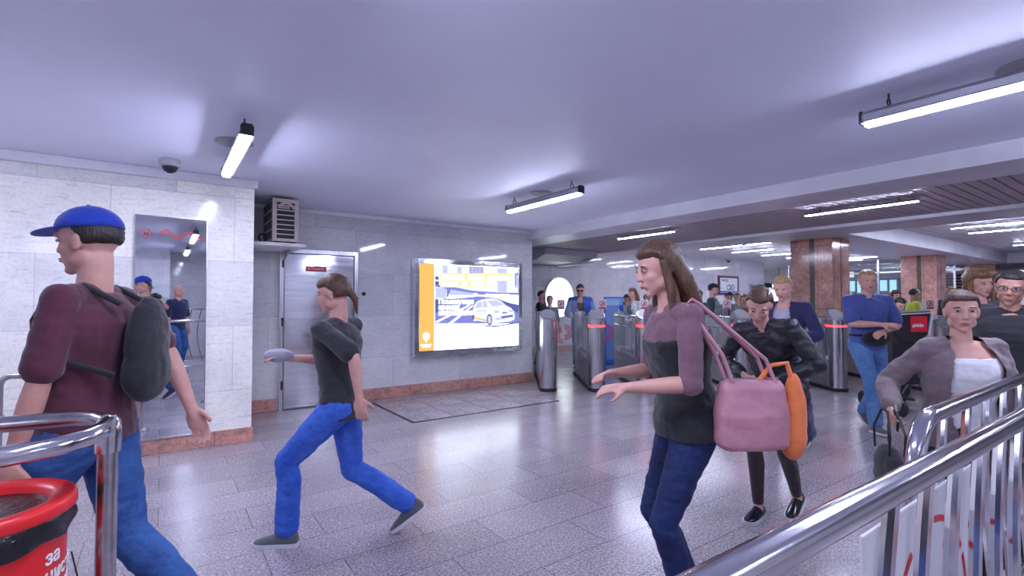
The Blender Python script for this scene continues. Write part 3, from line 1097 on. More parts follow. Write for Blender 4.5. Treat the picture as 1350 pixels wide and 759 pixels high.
nearb = barrier((0.02, .395, 0), -.012, 3.9, 1.08, .028, 'near steel tube barrier whose thick top rail crosses the lower right corner', False, True, rb=.0145, bal_from=.98, nb=20)
farb = barrier((1.86, .54, 0), .008, 2.3, 1.085, .026, 'second steel tube barrier with rounded corner, just behind the thick near rail', True, True, bend=.16, rb=.014, nb=8)
for x in (.30, .78):
    MB().cyl((x, -.045, .93), (x, -.030, .93), .035, n=18).cyl((x, -.03, .93), (x, 0, .93), .012).build('flange', M['tube_steel'], farb, True)
    MB().cyl((x, -.048, .93), (x, -.052, .93), .012, n=12).build('bolt', M['dark_metal'], farb, True)
bn = empty('barrier_sign', (1.30, .475, 0.12))
MB().box(0, .95, 0, .008, 0, .80).build('sign_board', M['white_plastic'], bn, bevel=.004)
dsh = MB()
for k in range(12):
    ribbon(dsh, arc((.46, -.001, .42), (1, 0, 0), (0, 0, 1), .30, k * PI / 6 + .04, (k + 1) * PI / 6 - .07, 6), .009, (0, -1, 0))
ribbon(dsh, [V((.67, -.001, .21)), V((.88, -.001, .02))], .009, (0, -1, 0))
dsh.build('dashed_ring', M['red_paint'], bn)
for x in (.1, .85):
    MB().tube([(x, .03, .7), (x, .012, .7)], .012, 8).cyl((x, .018, 0.0), (x, .018, -.12), .012).build('clip', M['tube_steel'], bn)
tag(bn, 'white board with a red dashed ring standing between the two right steel barriers', 'sign board')
mirb = barrier((-.35, -1.2, 0), 0.0, 2.3, 1.28, .02, 'steel tube barrier with curved bars behind the photographer, seen in the mirror', True, True, bend=.1, low=.16, rb=.011, nb=13)

# left loop rail around the bin
lp = empty('loop_railing', (0, 0, 0))
H = 1.08
loop = [(-1.9, 1.66, H), (-.8, 1.655, H), (-.42, 1.66, H), (-.30, 1.675, H), (-.22, 1.71, H), (-.165, 1.77, H), (-.135, 1.85, H), (-.128, 1.93, H)]
MB().tube(loop, .025, 18).build('near_rail', M['tube_steel'], lp, True)
MB().tube([(-.135, 1.97, H), (-.16, 2.03, H + .002), (-.21, 2.075, H + .002), (-.30, 2.10, H), (-.45, 2.115, H), (-1.9, 2.17, H)], .024, 18).build('far_rail', M['tube_worn'], lp, True)
MB().cyl((-.128, 1.95, 0.0), (-.128, 1.95, H - .01), .026, n=20).build('end_post', M['tube_worn'], lp, True)
MB().tube([(-.128, 1.95, H - .085), (-.128, 1.95, H - .03), (-.129, 1.952, H + .004), (-.131, 1.955, H + .02)], [.033, .034, .032, .022], 18).build('elbow', M['tube_steel'], lp, True)
MB().lathe([(0, 0), (.06, 0), (.06, .006), (.03, .02), (.028, .03)], (-.128, 1.95, 0)).build('floor_collar', M['tube_steel'], lp, True)
MB().cyl((-1.5, 1.66, 0), (-1.5, 1.66, H), .022).build('rail_post', M['tube_worn'], lp, True)
MB().cyl((-1.5, 2.155, 0), (-1.5, 2.155, H), .022).build('rail_post', M['tube_worn'], lp, True)
tag(lp, 'steel tube railing that loops around the red bin in the lower left corner', 'railing')
wr = empty('wall_railing', (0, 0, 0))
H = .93
MB().tube([(-.91, 4.86, 0), (-.91, 4.86, H - .06), (-.895, 4.858, H - .02), (-.86, 4.85, H), (-.16, 4.665, H)], .021, 14).build('hand_rail', M['tube_worn'], wr, True)
MB().cyl((-.165, 4.665, 0), (-.165, 4.665, H + .03), .022).build('end_post', M['tube_steel'], wr, True)
for x, y in ((-.91, 4.86), (-.165, 4.665)):
    MB().lathe([(0, 0), (.065, 0), (.065, .012), (.05, .03), (.026, .035)], (x, y, 0)).build('floor_collar', M['tube_steel'], wr, True)
MB().cyl((-.91, 4.86, .62), (-.91, 4.86, .66), .03).build('joint_ring', M['tube_worn'], wr, True)
tag(wr, 'low steel railing with two posts in front of the pale marble wall', 'railing')

# ------------------------------------------------------------------ red bin
bc = V((-.392, 1.862, 0))
bi = empty('litter_bin', bc)
MB().lathe([(0, 0), (.165, 0), (.17, .02), (.187, .888), (.178, .889), (.165, .887), (.16, .05), (0, .05)], n=48).build('bin_body', M['red'], bi, True)
MB().lathe([(.196, .825), (.202, .835), (.204, .868), (.199, .888), (.188, .897), (.15, .888), (.122, .862), (.118, .84), (.128, .84), (.16, .85), (.19, .83)], n=64).build('rim', M['red'], bi, True) if 0 else None
rm = MB()
prof = [(.203, .888), (.206, .892), (.206, .914), (.202, .922), (.194, .926), (.162, .922), (.148, .912), (.143, .898), (.147, .888)]
rm.rings([[V((r_ * math.cos(2 * PI * k / 56), r_ * math.sin(2 * PI * k / 56), z)) for k in range(56)] for r_, z in prof], closed=True)
rm.build('rim', M['red'], bi, True)
lin = MB()
rgs = []
for z, r_ in ((.888, .198), (.875, .203), (.86, .201), (.845, .203), (.832, .197), (.832, .189), (.888, .189)):
    rgs.append([V(((r_ + .004 * math.sin(11 * a + z * 60) * (r_ > .19)) * math.cos(a), (r_ + .004 * math.sin(11 * a + z * 60) * (r_ > .19)) * math.sin(a), z + (.008 * math.sin(3 * a + 1) + .006 * math.sin(7 * a) if z < .85 else 0))) for a in [2 * PI * k / 72 for k in range(72)]])
lin.rings(rgs, closed=True)
lin.build('bin_liner', M['bag_film'], bi, True)
hp = MB()
rgs = [[V((.157 * math.cos(a), .157 * math.sin(a), .90)) for a in [2 * PI * k / 48 for k in range(48)]]]
for j in range(9):
    t = j / 8
    rgs.append([V((.158 * (1 - t) * math.cos(a), .158 * (1 - t) * math.sin(a), .76 + .11 * math.sin(t * PI / 2) * (.6 + .4 * noise.noise(V((math.cos(a) * 3 * (1 - t), math.sin(a) * 3 * (1 - t), 3)))) + .03 * noise.noise(V((9 * math.cos(a) * (1 - t), 9 * math.sin(a) * (1 - t), 1))))) for a in [2 * PI * k / 48 for k in range(48)]])
hp.rings(rgs)
hp.build('rubbish_bag', M['bag_film'], bi, True)
tm = text_mesh('за\nчистоту\nгорода', .050, .0007, .001)
for v in tm.vertices:     # wrap the lettering round the body
    a = math.radians(-34) + v.co.x / .184
    rr = .1855 + v.co.z - .0035 * 0 + (-.018) * max(0, (.70 - (v.co.y + .70)) ) * 0
    z = .765 + v.co.y
    rr = .17 + .015 * (z - .02) / .84 * 1.1 + .0022 + v.co.z
    v.co = V((rr * math.cos(a), rr * math.sin(a), z))
tm.materials.clear()
tm.materials.append(M['white_paint'])
to = bpy.data.objects.new('lettering', tm)
COL.objects.link(to)
to.parent = bi
MB().tube([bc * 0 + V((.192, .03, .74)), V((.215, .05, .60)), V((.225, .06, .35)), V((.20, .05, .02))], .0022, 6).build('cord', M['black'], bi, True)
tag(bi, 'red round litter bin with black liner and white lettering inside the left railing', 'litter bin')

# ------------------------------------------------------------------ far end of the hall
wn = MB()
n = 40
c0 = (9.47, 11.1, 1.56)
rx, rz_ = .56, .60
rw = empty('round_window', c0)
ring1 = [[V((k_ * rx * math.cos(2 * PI * i / n), y, k_ * rz_ * math.sin(2 * PI * i / n))) for i in range(n)] for k_, y in ((1.0, 0), (1.0, -.05), (.95, -.05), (.95, -.01))]
MB().rings(ring1, cap=False).build('frame', M['steel_z'], rw, True)
MB().flat([(.96 * rx * math.cos(2 * PI * i / n), -.012, .96 * rz_ * math.sin(2 * PI * i / n)) for i in range(n)]).build('bright_pane', emit('bright_round_pane', (.86, .97, 1, 1), 2.6), rw)
tag(rw, 'bright oval window in the far grey wall beyond the first turnstile', 'window')
# blue information post and red counter
iw = empty('information_post', FW * 11.4 + RT * 2.33, YAW - PI / 2)
MB().box(-.22, .22, 0, .16, 0, 1.55).build('blue_body', M['blue_paint'], iw, bevel=.015)
MB().box(-.20, .20, -.006, 0, 1.36, 1.52).build('header', plain('light_blue_header', (.25, .5, .85, 1), .4), iw)
tag(iw, 'tall blue information post standing behind the second turnstile', 'information post')
ct = empty('red_counter', FW * 12.9 + RT * 3.3, YAW - PI / 2)
MB().box(-.5, .5, 0, .4, 1.28, 1.45).build('red_top', M['red_paint'], ct, bevel=.01)
MB().box(-.45, .45, .03, .37, 0, 1.28).build('counter_body', plain('green_grey_panel', (.10, .15, .14, 1), .5), ct)
tag(ct, 'counter with a red top board and dark body behind the third turnstile', 'counter')
# framed notice on the far wall
fn = empty('framed_notice', (18.15, 11.1, 1.80))
MB().box(-.6, .6, -.05, -.03, -.02, .56).build('board', M['white_plastic'], fn)
MB().box(-.68, -.6, -.06, 0, -.1, .64).box(.6, .68, -.06, 0, -.1, .64).box(-.6, .6, -.06, 0, .56, .64).box(-.6, .6, -.06, 0, -.1, -.02).build('frame', plain('dark_red_frame', (.10, .012, .02, 1), .4), fn)
text_obj('big_letters', 'СЮ', .30, M['black'], fn, Matrix.Translation((-.15, -.052, .08)) @ Matrix.Rotation(PI / 2, 4, 'X'), .006)
text_obj('small_line', 'ВЫХОД', .12, M['black'], fn, Matrix.Translation((-.5, -.052, .42)) @ Matrix.Rotation(PI / 2, 4, 'X'), .003)
MB().box(-.6, .6, -.053, -.051, -.01, .05).build('blue_line', M['blue_paint'], fn)
tag(fn, 'white notice in dark red frame with black letters on the far wall', 'notice')
vg = empty('vent_grille', (20.1, 11.1, 1.62))
sl = MB()
for i in range(9):
    sl.box(-.34, .34, -.04, -.01, i * .055, i * .055 + .03)
sl.build('slats', M['dark_metal'], vg)
MB().box(-.38, -.34, -.05, 0, -.03, .52).box(.34, .38, -.05, 0, -.03, .52).box(-.38, .38, -.05, 0, .5, .54).box(-.38, .38, -.05, 0, -.06, -.02).build('frame', M['grey_plastic'], vg)
tag(vg, 'dark grey slatted vent grille low on the far wall near the corridor', 'vent grille')
# corridor opening: hanging board, sign and bright doorway
hb = empty('hanging_panel', (22.6, 12.6, 2.35))
MB().box(-1.3, .9, -.03, .03, 0, .62).build('panel', M['alu'], hb, bevel=.02)
MB().cyl((-1.0, 0, .6), (-1.0, 0, .73), .012).cyl((.6, 0, .6), (.6, 0, .73), .012).build('hanger', M['dark_metal'], hb)
tag(hb, 'grey metal panel hung under the ceiling at the corridor left of the red column', 'panel')
hs = empty('direction_sign', (23.6, 12.2, 2.08))
MB().box(-.9, .9, -.05, .05, 0, .22).build('sign_body', plain('dark_blue_sign', (.012, .016, .06, 1), .35), hs)
MB().box(-.05, .10, -.056, -.05, .03, .19).box(.13, .28, -.056, -.05, .03, .19).build('pictogram', emit('lit_pictogram', (1, .8, .7, 1), 1.2), hs)
MB().cyl((-.7, 0, .2), (-.7, 0, 1.0), .012).cyl((.7, 0, .2), (.7, 0, 1.0), .012).build('hanger', M['dark_metal'], hs)
tag(hs, 'dark blue direction sign with lit pictograms hanging over the corridor', 'direction sign')
bd = struct(MB().box(25.6, 25.9, 12.9, 13.9, 0, 2.05).build('door_2', emit('bright_doorway', (.8, .88, 1, 1), 1.1)))
# glass partition between the columns with kiosks behind it
gpn = empty('glass_partition', (23.0, 5.2, 0))
MB().box(-.01, .01, .2, 5.9, 0.02, 3.06).build('pane', M['glass_far'], gpn)
mm = MB()
for y in (.2, 1.35, 2.5, 3.65, 4.8, 5.9):
    mm.box(-.03, .03, y - .03, y + .03, 0, 3.07)
mm.box(-.03, .03, .2, 5.9, 2.55, 2.6).box(-.03, .03, .2, 5.9, 0, .05)
mm.build('mullion', M['alu'], gpn)
tag(gpn, 'glass partition with thin grey posts between the first two red columns', 'glass partition')
shp = empty('sign_band', (23.9, 9.2, 2.40))
MB().box(-.06, .06, -3.2, 1.5, 0, .36).build('band', plain('dark_band', (.015, .016, .03, 1), .35), shp)
MB().box(-.068, -.06, -1.0, -.62, .06, .30).build('lit_square', emit('lit_blue_square', (.3, .3, 1, 1), 2), shp)
MB().box(-.068, -.06, -.35, .1, .06, .30).build('lit_sign', emit('lit_pale_sign', (.8, .75, .6, 1), .8), shp)
for y in (-2.8, 1.2):
    MB().cyl((0, y, .36), (0, y, .68), .015).build('hanger', M['dark_metal'], shp)
tag(shp, 'dark hanging sign band with small lit squares behind the glass partition', 'sign')
E_S = emit('lit_screen_blue', (.22, .50, 1, 1), 1.3)
kio = None
for j, (x, y) in enumerate(((24.4, 6.6), (24.4, 7.75), (24.4, 8.9), (24.4, 10.1))):
    if kio is None:
        kio = empty('ticket_machine')
        MB().box(-.25, .25, -.36, .36, 0, 2.38).build('cabinet', M['black'], kio, bevel=.02)
        s_ = MB()
        for (a, b, c, d) in ((-.28, -.05, 1.45, 1.85), (.04, .28, 1.5, 1.85), (-.28, -.16, .95, 1.35), (-.06, .12, 1.05, 1.3), (.18, .28, 1.0, 1.36)):
            s_.box(-.262, -.252, a, b, c * 1.25, d * 1.25)
        s_.build('screen', E_S, kio)
        MB().box(-.27, -.25, -.2, .2, .6, .8).build('tray', M['steel_x'], kio)
        e = kio
    else:
        e = copy_tree(kio)
    e.location = (x, y, 0)
    tag(e, 'black ticket machine with blue lit screens behind the glass, %s from the right' % ('first', 'second', 'third', 'fourth')[j], 'ticket machine', 'ticket machines with blue screens')
# louvred shutter and white booth on the right
lv = empty('louvre_shutter', (25.95, 6.1, 1.35))
s_ = MB()
for i in range(10):
    s_.box(-.06, -.02, -.42, .42, i * .115, i * .115 + .05)
s_.build('slats', M['white_plastic'], lv)
MB().box(-.02, .0, -.46, .46, -.03, 1.18).build('shutter_back', M['black'], lv)
MB().box(-.07, 0, -.52, -.44, -.06, 1.2).box(-.07, 0, .44, .52, -.06, 1.2).box(-.07, 0, -.52, .52, 1.15, 1.24).build('frame', M['white_plastic'], lv)
tag(lv, 'white louvred shutter with dark gaps between the second and third red columns', 'shutter')
bo = empty('white_booth', (20.4, 2.2, 0))
MB().box(0, 1.9, -1.7, 1.32, 0, 2.36).build('booth_wall', M['white_plastic'], bo, bevel=.02)
MB().box(-.012, 0, -1.6, 1.2, .1, 2.22).build('door_panel', M['trim'], bo, bevel=.01)
MB().box(-.02, -.012, .72, .92, 1.62, 1.69).build('red_mark', M['red_paint'], bo)
tag(bo, 'white booth with a small red mark at the right edge past the third column', 'booth')
# things only the mirror shows: a metal cabinet with a yellow notice
mc = empty('metal_cabinet', (-.62, BACK + .02, 0))
MB().box(0, .72, 0, .3, .08, 1.55).build('cabinet_body', M['grey_plastic'], mc, bevel=.01)
MB().box(.36, .364, .3, .304, .1, 1.53).build('door_gap', M['black'], mc)
MB().box(.42, .66, .301, .308, 1.22, 1.40).build('yellow_notice', plain('yellow_sign', (.7, .5, .12, 1), .5), mc)
MB().box(0.03, .09, .04, .26, 0, .08).box(.63, .69, .04, .26, 0, .08).build('cabinet_foot', M['black'], mc)
tag(mc, 'grey metal cabinet with a yellow notice behind the photographer, seen in the mirror', 'cabinet')

# ------------------------------------------------------------------ people
SK = {'fair': skin_mat('skin_fair', (0.62, 0.36, 0.28)), 'tan': skin_mat('skin_tan', (0.50, 0.27, 0.20)), 'pink': skin_mat('skin_pink', (0.66, 0.37, 0.31))}
HR = {'brown': hair_mat('brown_hair', (0.10, 0.05, 0.03)), 'dark': hair_mat('dark_hair', (0.022, 0.016, 0.016)), 'blond': hair_mat('blond_hair', (0.42, 0.28, 0.13)),
      'light': hair_mat('light_brown_hair', (0.22, 0.12, 0.06)), 'grey': hair_mat('grey_hair', (0.28, 0.25, 0.23)), 'ginger': hair_mat('ginger_hair', (0.35, 0.14, 0.05))}
EYE_W = plain('eye_white', (0.42, 0.38, 0.38, 1), 0.3)
EYE_D = plain('eye_iris', (0.03, 0.02, 0.015, 1), 0.15)
LIP = plain('lip', (0.42, 0.13, 0.12, 1), 0.4)


def ik(a, t, l1, l2, pole):
    a, t, pole = V(a), V(t), V(pole)
    d = t - a
    L = min(d.length, (l1 + l2) * 0.999)
    dn = d.normalized()
    t = a + dn * L
    x = (l1 * l1 - l2 * l2 + L * L) / (2 * L)
    h = math.sqrt(max(0, l1 * l1 - x * x))
    pn = (pole - dn * pole.dot(dn))
    pn = pn.normalized() if pn.length > 1e-4 else V((0, 0, 1))
    return a + dn * x + pn * h, t


def basis(fwd, up):
    "matrix whose columns are forward, left, up"
    f = V(fwd).normalized()
    l = V(up).cross(f).normalized()
    u = f.cross(l)
    return Matrix((f, l, u)).transposed()


class Body:
    """Skeleton of a standing or walking person, facing local +x, left is +y."""

    def __init__(s, H=1.75, fem=False, lean=3, side=0, twist=0, hip_z=None, pel=(0, 0), head=(0, 0, 0),
                 lfoot=(0.05, .09, 0, 0), rfoot=(-.02, -.09, 0, 0), lhand=(.06, .26, .80), rhand=(.06, -.26, .80), lpole=(-1, .35, -.2), rpole=(-1, -.35, -.2),
                 lcurl=.5, rcurl=.5, lpalm=(0, -1, 0), rpalm=(0, 1, 0), vox=.009, heavy=1.0, upper=0, fingers=True, slim=1.0, yaw_l=0, yaw_r=0):
        s.slim = slim
        s.H, s.k, s.fem, s.vox, s.heavy = H, H / 1.75, fem, vox, heavy
        hz = hip_z or .945
        s.pel = V((pel[0], pel[1], hz))
        L, S = math.radians(lean), math.radians(side)
        s.sp = V((math.sin(L), math.sin(S), math.cos(L) * math.cos(S))).normalized()
        U = math.radians(lean + upper)
        s.sp2 = V((math.sin(U), math.sin(S), math.cos(U) * math.cos(S))).normalized()
        s.chest = s.pel + s.sp * .33
        s.nb = s.chest + s.sp2 * .19
        tw = math.radians(twist)
        s.left = V((-math.sin(tw), math.cos(tw), 0))
        s.left = (s.left - s.sp2 * s.left.dot(s.sp2)).normalized()
        s.fw = s.left.cross(s.sp2).normalized()
        s.pl = (V((0, 1, 0)) - s.sp * s.sp.y).normalized()
        sw = .165 if fem else .187
        s.sh = {1: s.nb - s.sp2 * .055 + s.left * sw, -1: s.nb - s.sp2 * .055 - s.left * sw}
        hy, hp, hr = (math.radians(a) for a in head)
        R = Matrix.Rotation(hy, 3, 'Z') @ Matrix.Rotation(hp, 3, 'Y') @ Matrix.Rotation(hr, 3, 'X')
        Bm = basis(s.sp2.cross(V((0, 1, 0))).normalized() * -1 if False else V((1, 0, 0)), (0, 0, 1))
        s.hm = Bm @ R
        nd = (s.sp2 * .6 + V((0, 0, 1)) * .4 + (s.hm @ V((0, 0, 1))) * .5).normalized()
        s.hb = s.nb + nd * .07
        s.hc = s.nb + nd * .140 + (s.hm @ V((.018, 0, .02)))
        s.hip = {1: s.pel + V((0, .088, -.03)), -1: s.pel + V((0, -.088, -.03))}
        s.ank, s.knee, s.fm = {}, {}, {}
        for sd, f, yw in ((1, lfoot, yaw_l), (-1, rfoot, yaw_r)):
            pitch = math.radians(f[3])
            Rm = Matrix.Rotation(math.radians(yw), 3, 'Z') @ Matrix.Rotation(pitch, 3, 'Y')
            s.fm[sd] = Rm
            a = V((f[0], f[1], f[2] + .082))
            if pitch > 0:      # heel raised about the toe
                a = V((f[0], f[1], f[2])) + V((.14, 0, 0)) + Rm @ V((-.14, 0, .082))
            s.knee[sd], s.ank[sd] = ik(s.hip[sd], a, .43, .435, (1, sd * .06, 0))
        s.wr, s.el, s.hd = {}, {}, {}
        s.curl = {1: lcurl, -1: rcurl}
        s.palm = {1: V(lpalm), -1: V(rpalm)}
        for sd, h, po in ((1, lhand, lpole), (-1, rhand, rpole)):
            s.el[sd], s.wr[sd] = ik(s.sh[sd], h, .285, .25, po)
            s.hd[sd] = (s.wr[sd] - s.el[sd]).normalized()
        s.fingers = fingers

    def trunk(s, mb, prof, n=24, sq=2.3):
        "prof rows: height along the spine, half depth, half width"
        rg = []
        for t, dx, wy in prof:
            if t <= .33:
                c = s.pel + s.sp * t
                f = s.pl.cross(s.sp); l = s.pl
            else:
                c = s.chest + s.sp2 * (t - .33)
                f = s.fw; l = s.left
            if t > 0.05 and t <= .33:
                a = (t - .05) / .28
                f = (f * (1 - a) + s.fw * a).normalized(); l = (l * (1 - a) + s.left * a).normalized()
            ring = []
            for k in range(n):
                an = 2 * PI * k / n
                ca, sa = math.cos(an), math.sin(an)
                ca = math.copysign(abs(ca) ** (2 / sq), ca); sa = math.copysign(abs(sa) ** (2 / sq), sa)
                ring.append(c + f * (dx * ca + (.008 if t > .15 else 0)) + l * (wy * sa))
            rg.append(ring)
        mb.rings(rg)

    def trunk_prof(s, e=0.0):
        h = s.heavy
        if s.fem:
            p = [(-.11, .075, .12), (-.05, .105, .165), (.02, .108, .172), (.10, .088, .142), (.17, .082, .124), (.25, .098, .138), (.32, .112, .148), (.38, .108, .152), (.43, .088, .150), (.47, .065, .105), (.50, .052, .065)]
        else:
            p = [(-.11, .078, .12), (-.05, .102, .155), (.02, .105, .162), (.10, .096, .146), (.17, .094, .142), (.25, .105, .155), (.32, .116, .168), (.38, .116, .178), (.43, .095, .175), (.47, .07, .12), (.50, .056, .07)]
        return [(t, d * h + e, w * (1 + (h - 1) * .8) + e) for t, d, w in p]

    def leg(s, mb, e=0.0, top=True, upto=1.0, flare=0.0):
        f = .93 if s.fem else 1.0
        for sd in (1, -1):
            h, k, a = s.hip[sd], s.knee[sd], s.ank[sd]
            mid = h.lerp(k, .45)
            mb.cap(h, mid, .090 * f * s.heavy + e, .074 * f + e, 14)
            mb.cap(mid, k, .074 * f + e, .053 * f + e, 14)
            back = V((-.018, 0, 0))
            c = k.lerp(a, .32) + back
            if upto > .33:
                mb.cap(k, c, .053 * f + e, .055 * f + e, 14)
                end = c.lerp(a, min(1, (upto - .32) / .68))
                mb.cap(c, end, .055 * f + e, .036 * f + e + flare, 14)

    def arm(s, mb, e=0.0, upto=1.0, sides=(1, -1)):
        f = (.84 if s.fem else .97) * s.slim
        if e: e = e * .6
        for sd in sides:
            sh, el, wr = s.sh[sd], s.el[sd], s.wr[sd]
            mb.ell(sh, [.052 * f + e] * 3)
            mb.cap(s.nb - s.sp2 * .035, sh, .046 * f + e, .050 * f + e, 12)
            if upto < .5:
                end = sh.lerp(el, upto * 2)
                mb.cap(sh, end, .051 * f + e, (.052 - .012 * upto) * f + e + .008, 14)
            else:
                mb.cap(sh, el, .050 * f + e, .040 * f + e, 14)
                q = (upto - .5) * 2
                m_ = el.lerp(wr, .3 * min(1, q))
                mb.cap(el, m_, .041 * f + e, .043 * f + e, 14)
                mb.cap(m_, el.lerp(wr, min(1, q)), .043 * f + e, (.043 - .017 * q) * f + e, 14)

    def hands(s, mb):
        f = .9 if s.fem else 1.0
        for sd in (1, -1):
            d = s.hd[sd]
            pn = s.palm[sd] - d * s.palm[sd].dot(d)
            pn = pn.normalized() if pn.length > .05 else V((0, 0, -1))
            side = d.cross(pn).normalized() * sd      # towards the thumb
            if sd == 1: side = pn.cross(d).normalized() * -1
            w = s.wr[sd]
            Mx = Matrix((d, side, pn)).transposed()
            mb.ell(w + d * .045 * f, (.054 * f, .040 * f, .0155 * f), mat=Mx)
            mb.ell(w + d * .062 * f, (.034 * f, .041 * f, .014 * f), mat=Mx)
            mb.cap(w - d * .02, w + d * .03, .025 * f, .024 * f)
            r0 = .0088 if s.vox < .008 else .0105
            cu = s.curl[sd]
            for j, (off, ln) in enumerate(((.029, .070), (.010, .078), (-.010, .072), (-.028, .057))):
                p = w + d * .088 * f + side * off * f
                dd = (d + side * off * 1.6).normalized()
                ang = cu * .55
                for q, (seg, rr) in enumerate(((.45, 1.0), (.3, .92), (.25, .84))):
                    dr_ = dd * math.cos(ang) + pn * math.sin(ang)
                    p2 = p + dr_ * ln * seg * f
                    mb.cap(p, p2, r0 * rr * f, r0 * rr * .93 * f, 8)
                    p = p2
                    ang += cu * (.75 + .1 * j)
            p = w + d * .022 * f + side * .026 * f
            td = (d * .62 + side * .62 + pn * (.25 + .35 * cu)).normalized()
            p2 = p + td * .042 * f
            mb.cap(p, p2, .0135 * f, .0115 * f, 8)
            td2 = (td * .7 + d * .55 + pn * .35 * cu).normalized()
            mb.cap(p2, p2 + td2 * .030 * f, .0105 * f, .0088 * f, 8)

    def hp(s, x, y, z):
        return s.hc + s.hm @ V((x, y, z))

    def headgeo(s, mb):
        k = .95 if s.fem else 1.0
        E = lambda x, y, z, a, b, c: mb.ell(s.hp(x * k, y * k, z * k), (a * k, b * k, c * k), 18, 12, s.hm)
        E(-.008, 0, .030, .096, .076, .092)
        E(.030, 0, -.020, .062, .060, .080)
        E(.038, 0, -.062, .048, .046, .048)
        E(.066, 0, -.098, .022, .022, .018)
        for y in (1, -1):
            E(.050, y * .036, -.022, .032, .024, .026)
            E(.005, y * .050, -.060, .040, .016, .030)
            E(-.006, y * .076, -.010, .018, .007, .030)
            E(-.012, y * .079, .004, .016, .008, .020)
            E(.078, y * .028, .030, .016, .026, .010)
        mb.cap(s.hp(.086, 0, .020), s.hp(.101, 0, -.022), .009, .0125, 10)
        for y in (1, -1):
            E(.094, y * .011, -.026, .010, .008, .007)
        E(.084, 0, -.058, .014, .026, .012)
        # neck
        nk = .88 if s.fem else .97
        mb.cap(s.nb - s.sp2 * .02, s.hp(-.025, 0, -.06), .060 * nk, .052 * nk, 16)

    def scale(s, me):
        me.transform(Matrix.Scale(s.k, 4))
        return me


def wrinkle(me, amp, scale, seed):
    me.update()
    ns = [v.normal.copy() for v in me.vertices]
    for v, nrm in zip(me.vertices, ns):
        c = v.co
        q = noise.noise(V((c.x * scale + seed, c.y * scale, c.z * scale * 1.7))) + .5 * noise.noise(V((c.x * scale * 2.3, c.y * scale * 2.3 + seed, c.z * scale * 3.1)))
        v.co = c + nrm * (q * amp)
    return me


